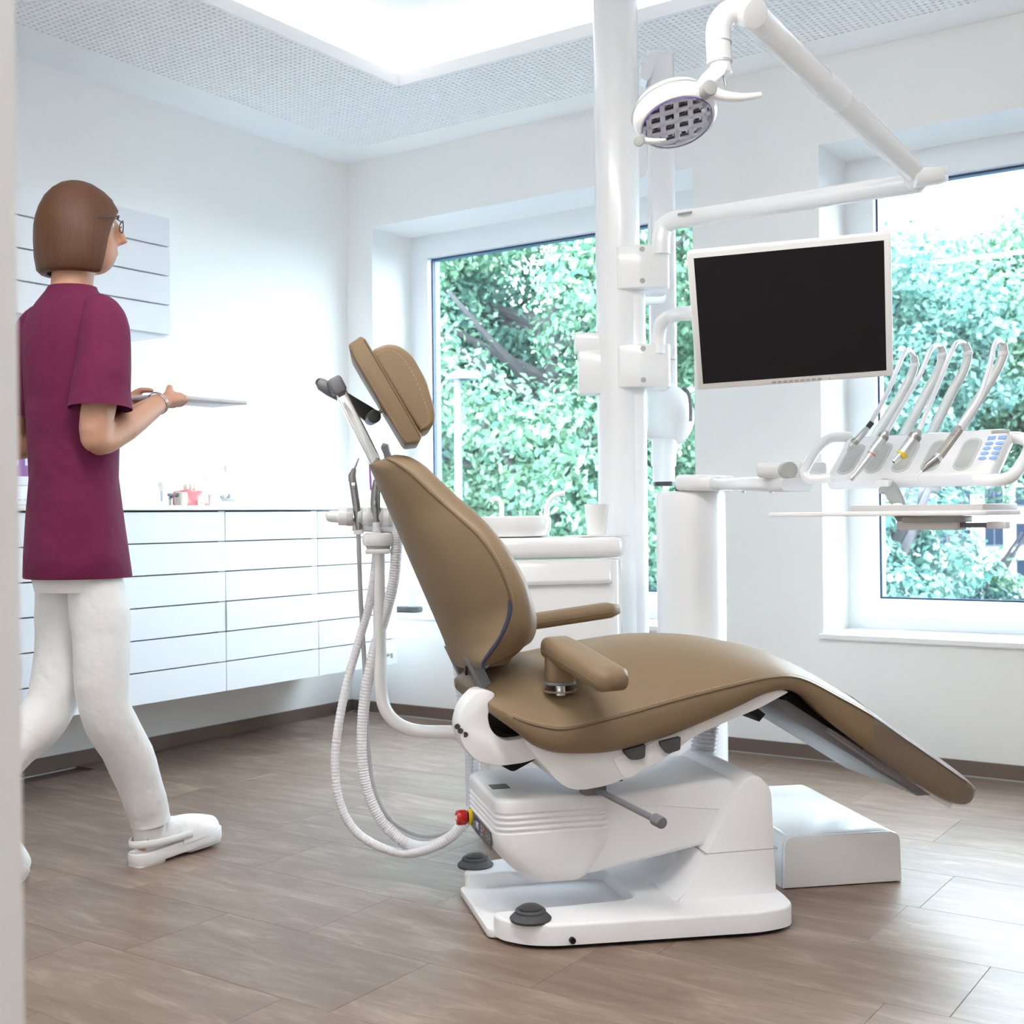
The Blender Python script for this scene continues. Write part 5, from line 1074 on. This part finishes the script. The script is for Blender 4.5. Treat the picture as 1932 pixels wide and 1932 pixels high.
tree('broadleaf_tree', 'leafy green tree behind the instrument hoses in the right window', 1800, 740, 23, (3.4, 2, 1.9), LEAF_B, 150, 200, .065, 8, .55)
tree('broadleaf_tree', 'low near tree at the bottom left of the right window', 1650, 1090, 11, (.85, .8, 1.0), LEAF_B, 110, 110, .042, 9, .26)
tree('broadleaf_tree', 'small tree in front of the white building', 1850, 1130, 24, (1.0, 1, 1.0), LEAF_A, 60, 90, .055, 10, .33)
for k, (px, py, d, rx, rz) in enumerate(((1850, 1170, 22, 3.0, .55), (1000, 1010, 20, 3.5, .45))):
    c = at(px, py, d); t = thing('hedge', ['dark hedge along the street below the white building', 'dark hedge at the foot of the left window view'][k], 'hedge', (c.x, c.y, c.z-.6), 0, 'hedges outside')
    b = MB(); b.rbox((0, 0, -1.4), (rx*2, .8, 2.8), .2, Matrix.Rotation(YAW, 4, 'Z')); b.build('core', mat('hedge_core%d' % k, (.03, .06, .06), .9), t)
    leaves('foliage', LEAF_C, c, (rx, .9, rz), 110, 60, .07, t, .35, 20+k, .2)
p = at(866, 960, 12.5); zt = at(866, 716, 12.5).z
t = thing('street_lamp', 'pale street lamp post seen through the left window', 'street lamp', (p.x, p.y, -4.5))
LPM = mat('galvanised_pale', (.13, .17, .2), .5)
b = MB(); b.tube([(0, 0, 0), (0, 0, zt+4.5)], [.07, .035], 14); b.build('post', LPM, t)
b = MB(); b.lathe([(.16, 0), (.15, .03), (.10, .07), (.04, .095), (.001, .10)], Matrix.Translation((.04, .02, zt+4.5)), 24, sx=1.1); b.build('lamp_head', LPM, t)
b = MB(); b.lathe([(.001, -.03), (.06, -.02), (.09, .0)], Matrix.Translation((.04, .02, zt+4.5)), 20); b.build('lamp_bowl', LENS, t)
# office building beyond the trees
DB = 46; bo = at(1860, 1080, DB); BM = frame(bo, _r0, _f0, _u0)
BU = thing('office_building', 'white office building with dark windows seen beyond the trees', 'building', (bo.x, bo.y, -4.5))
FAC = mat('white_facade', (.85, .86, .88), .8); WGL = mat('dark_window', (.012, .02, .036), .3, spec=.1)
kB = DB/F_PX
b = MB(); b.box((0, 3.2, .9), (12, 6, 8.4), BM); b.build('facade', FAC, BU, world=True, smooth=0)
for x0, x1, y0, y1 in ((1776, 1836, 990, 1034), (1862, 1898, 989, 1030), (1921, 1957, 987, 1028), (1776, 1836, 1064, 1106), (1862, 1898, 1060, 1100), (1921, 1957, 1056, 1098), (1700, 1750, 992, 1036), (1862, 1898, 920, 958), (1921, 1957, 918, 955), (1776, 1836, 922, 962)):
    cx_, cz_ = ((x0+x1)/2-1860)*kB, (1080-(y0+y1)/2)*kB; wd, ht = (x1-x0)*kB, (y1-y0)*kB
    b = MB(); b.box((cx_, .19, cz_), (wd, .06, ht), BM); b.box((cx_, .17, cz_-ht/2-.03), (wd+.1, .12, .05), BM); wi = b.build('window', mat('win_frame', (.06, .075, .1), .5) if 'win_frame' not in MATS else MATS['win_frame'], BU, world=True, smooth=0)
    for s in (-1, 1): b = MB(); b.box((cx_+s*wd/4, .15, cz_), (wd/2-.06, .03, ht-.08), BM); b.build('pane', WGL, wi, world=True, smooth=0)
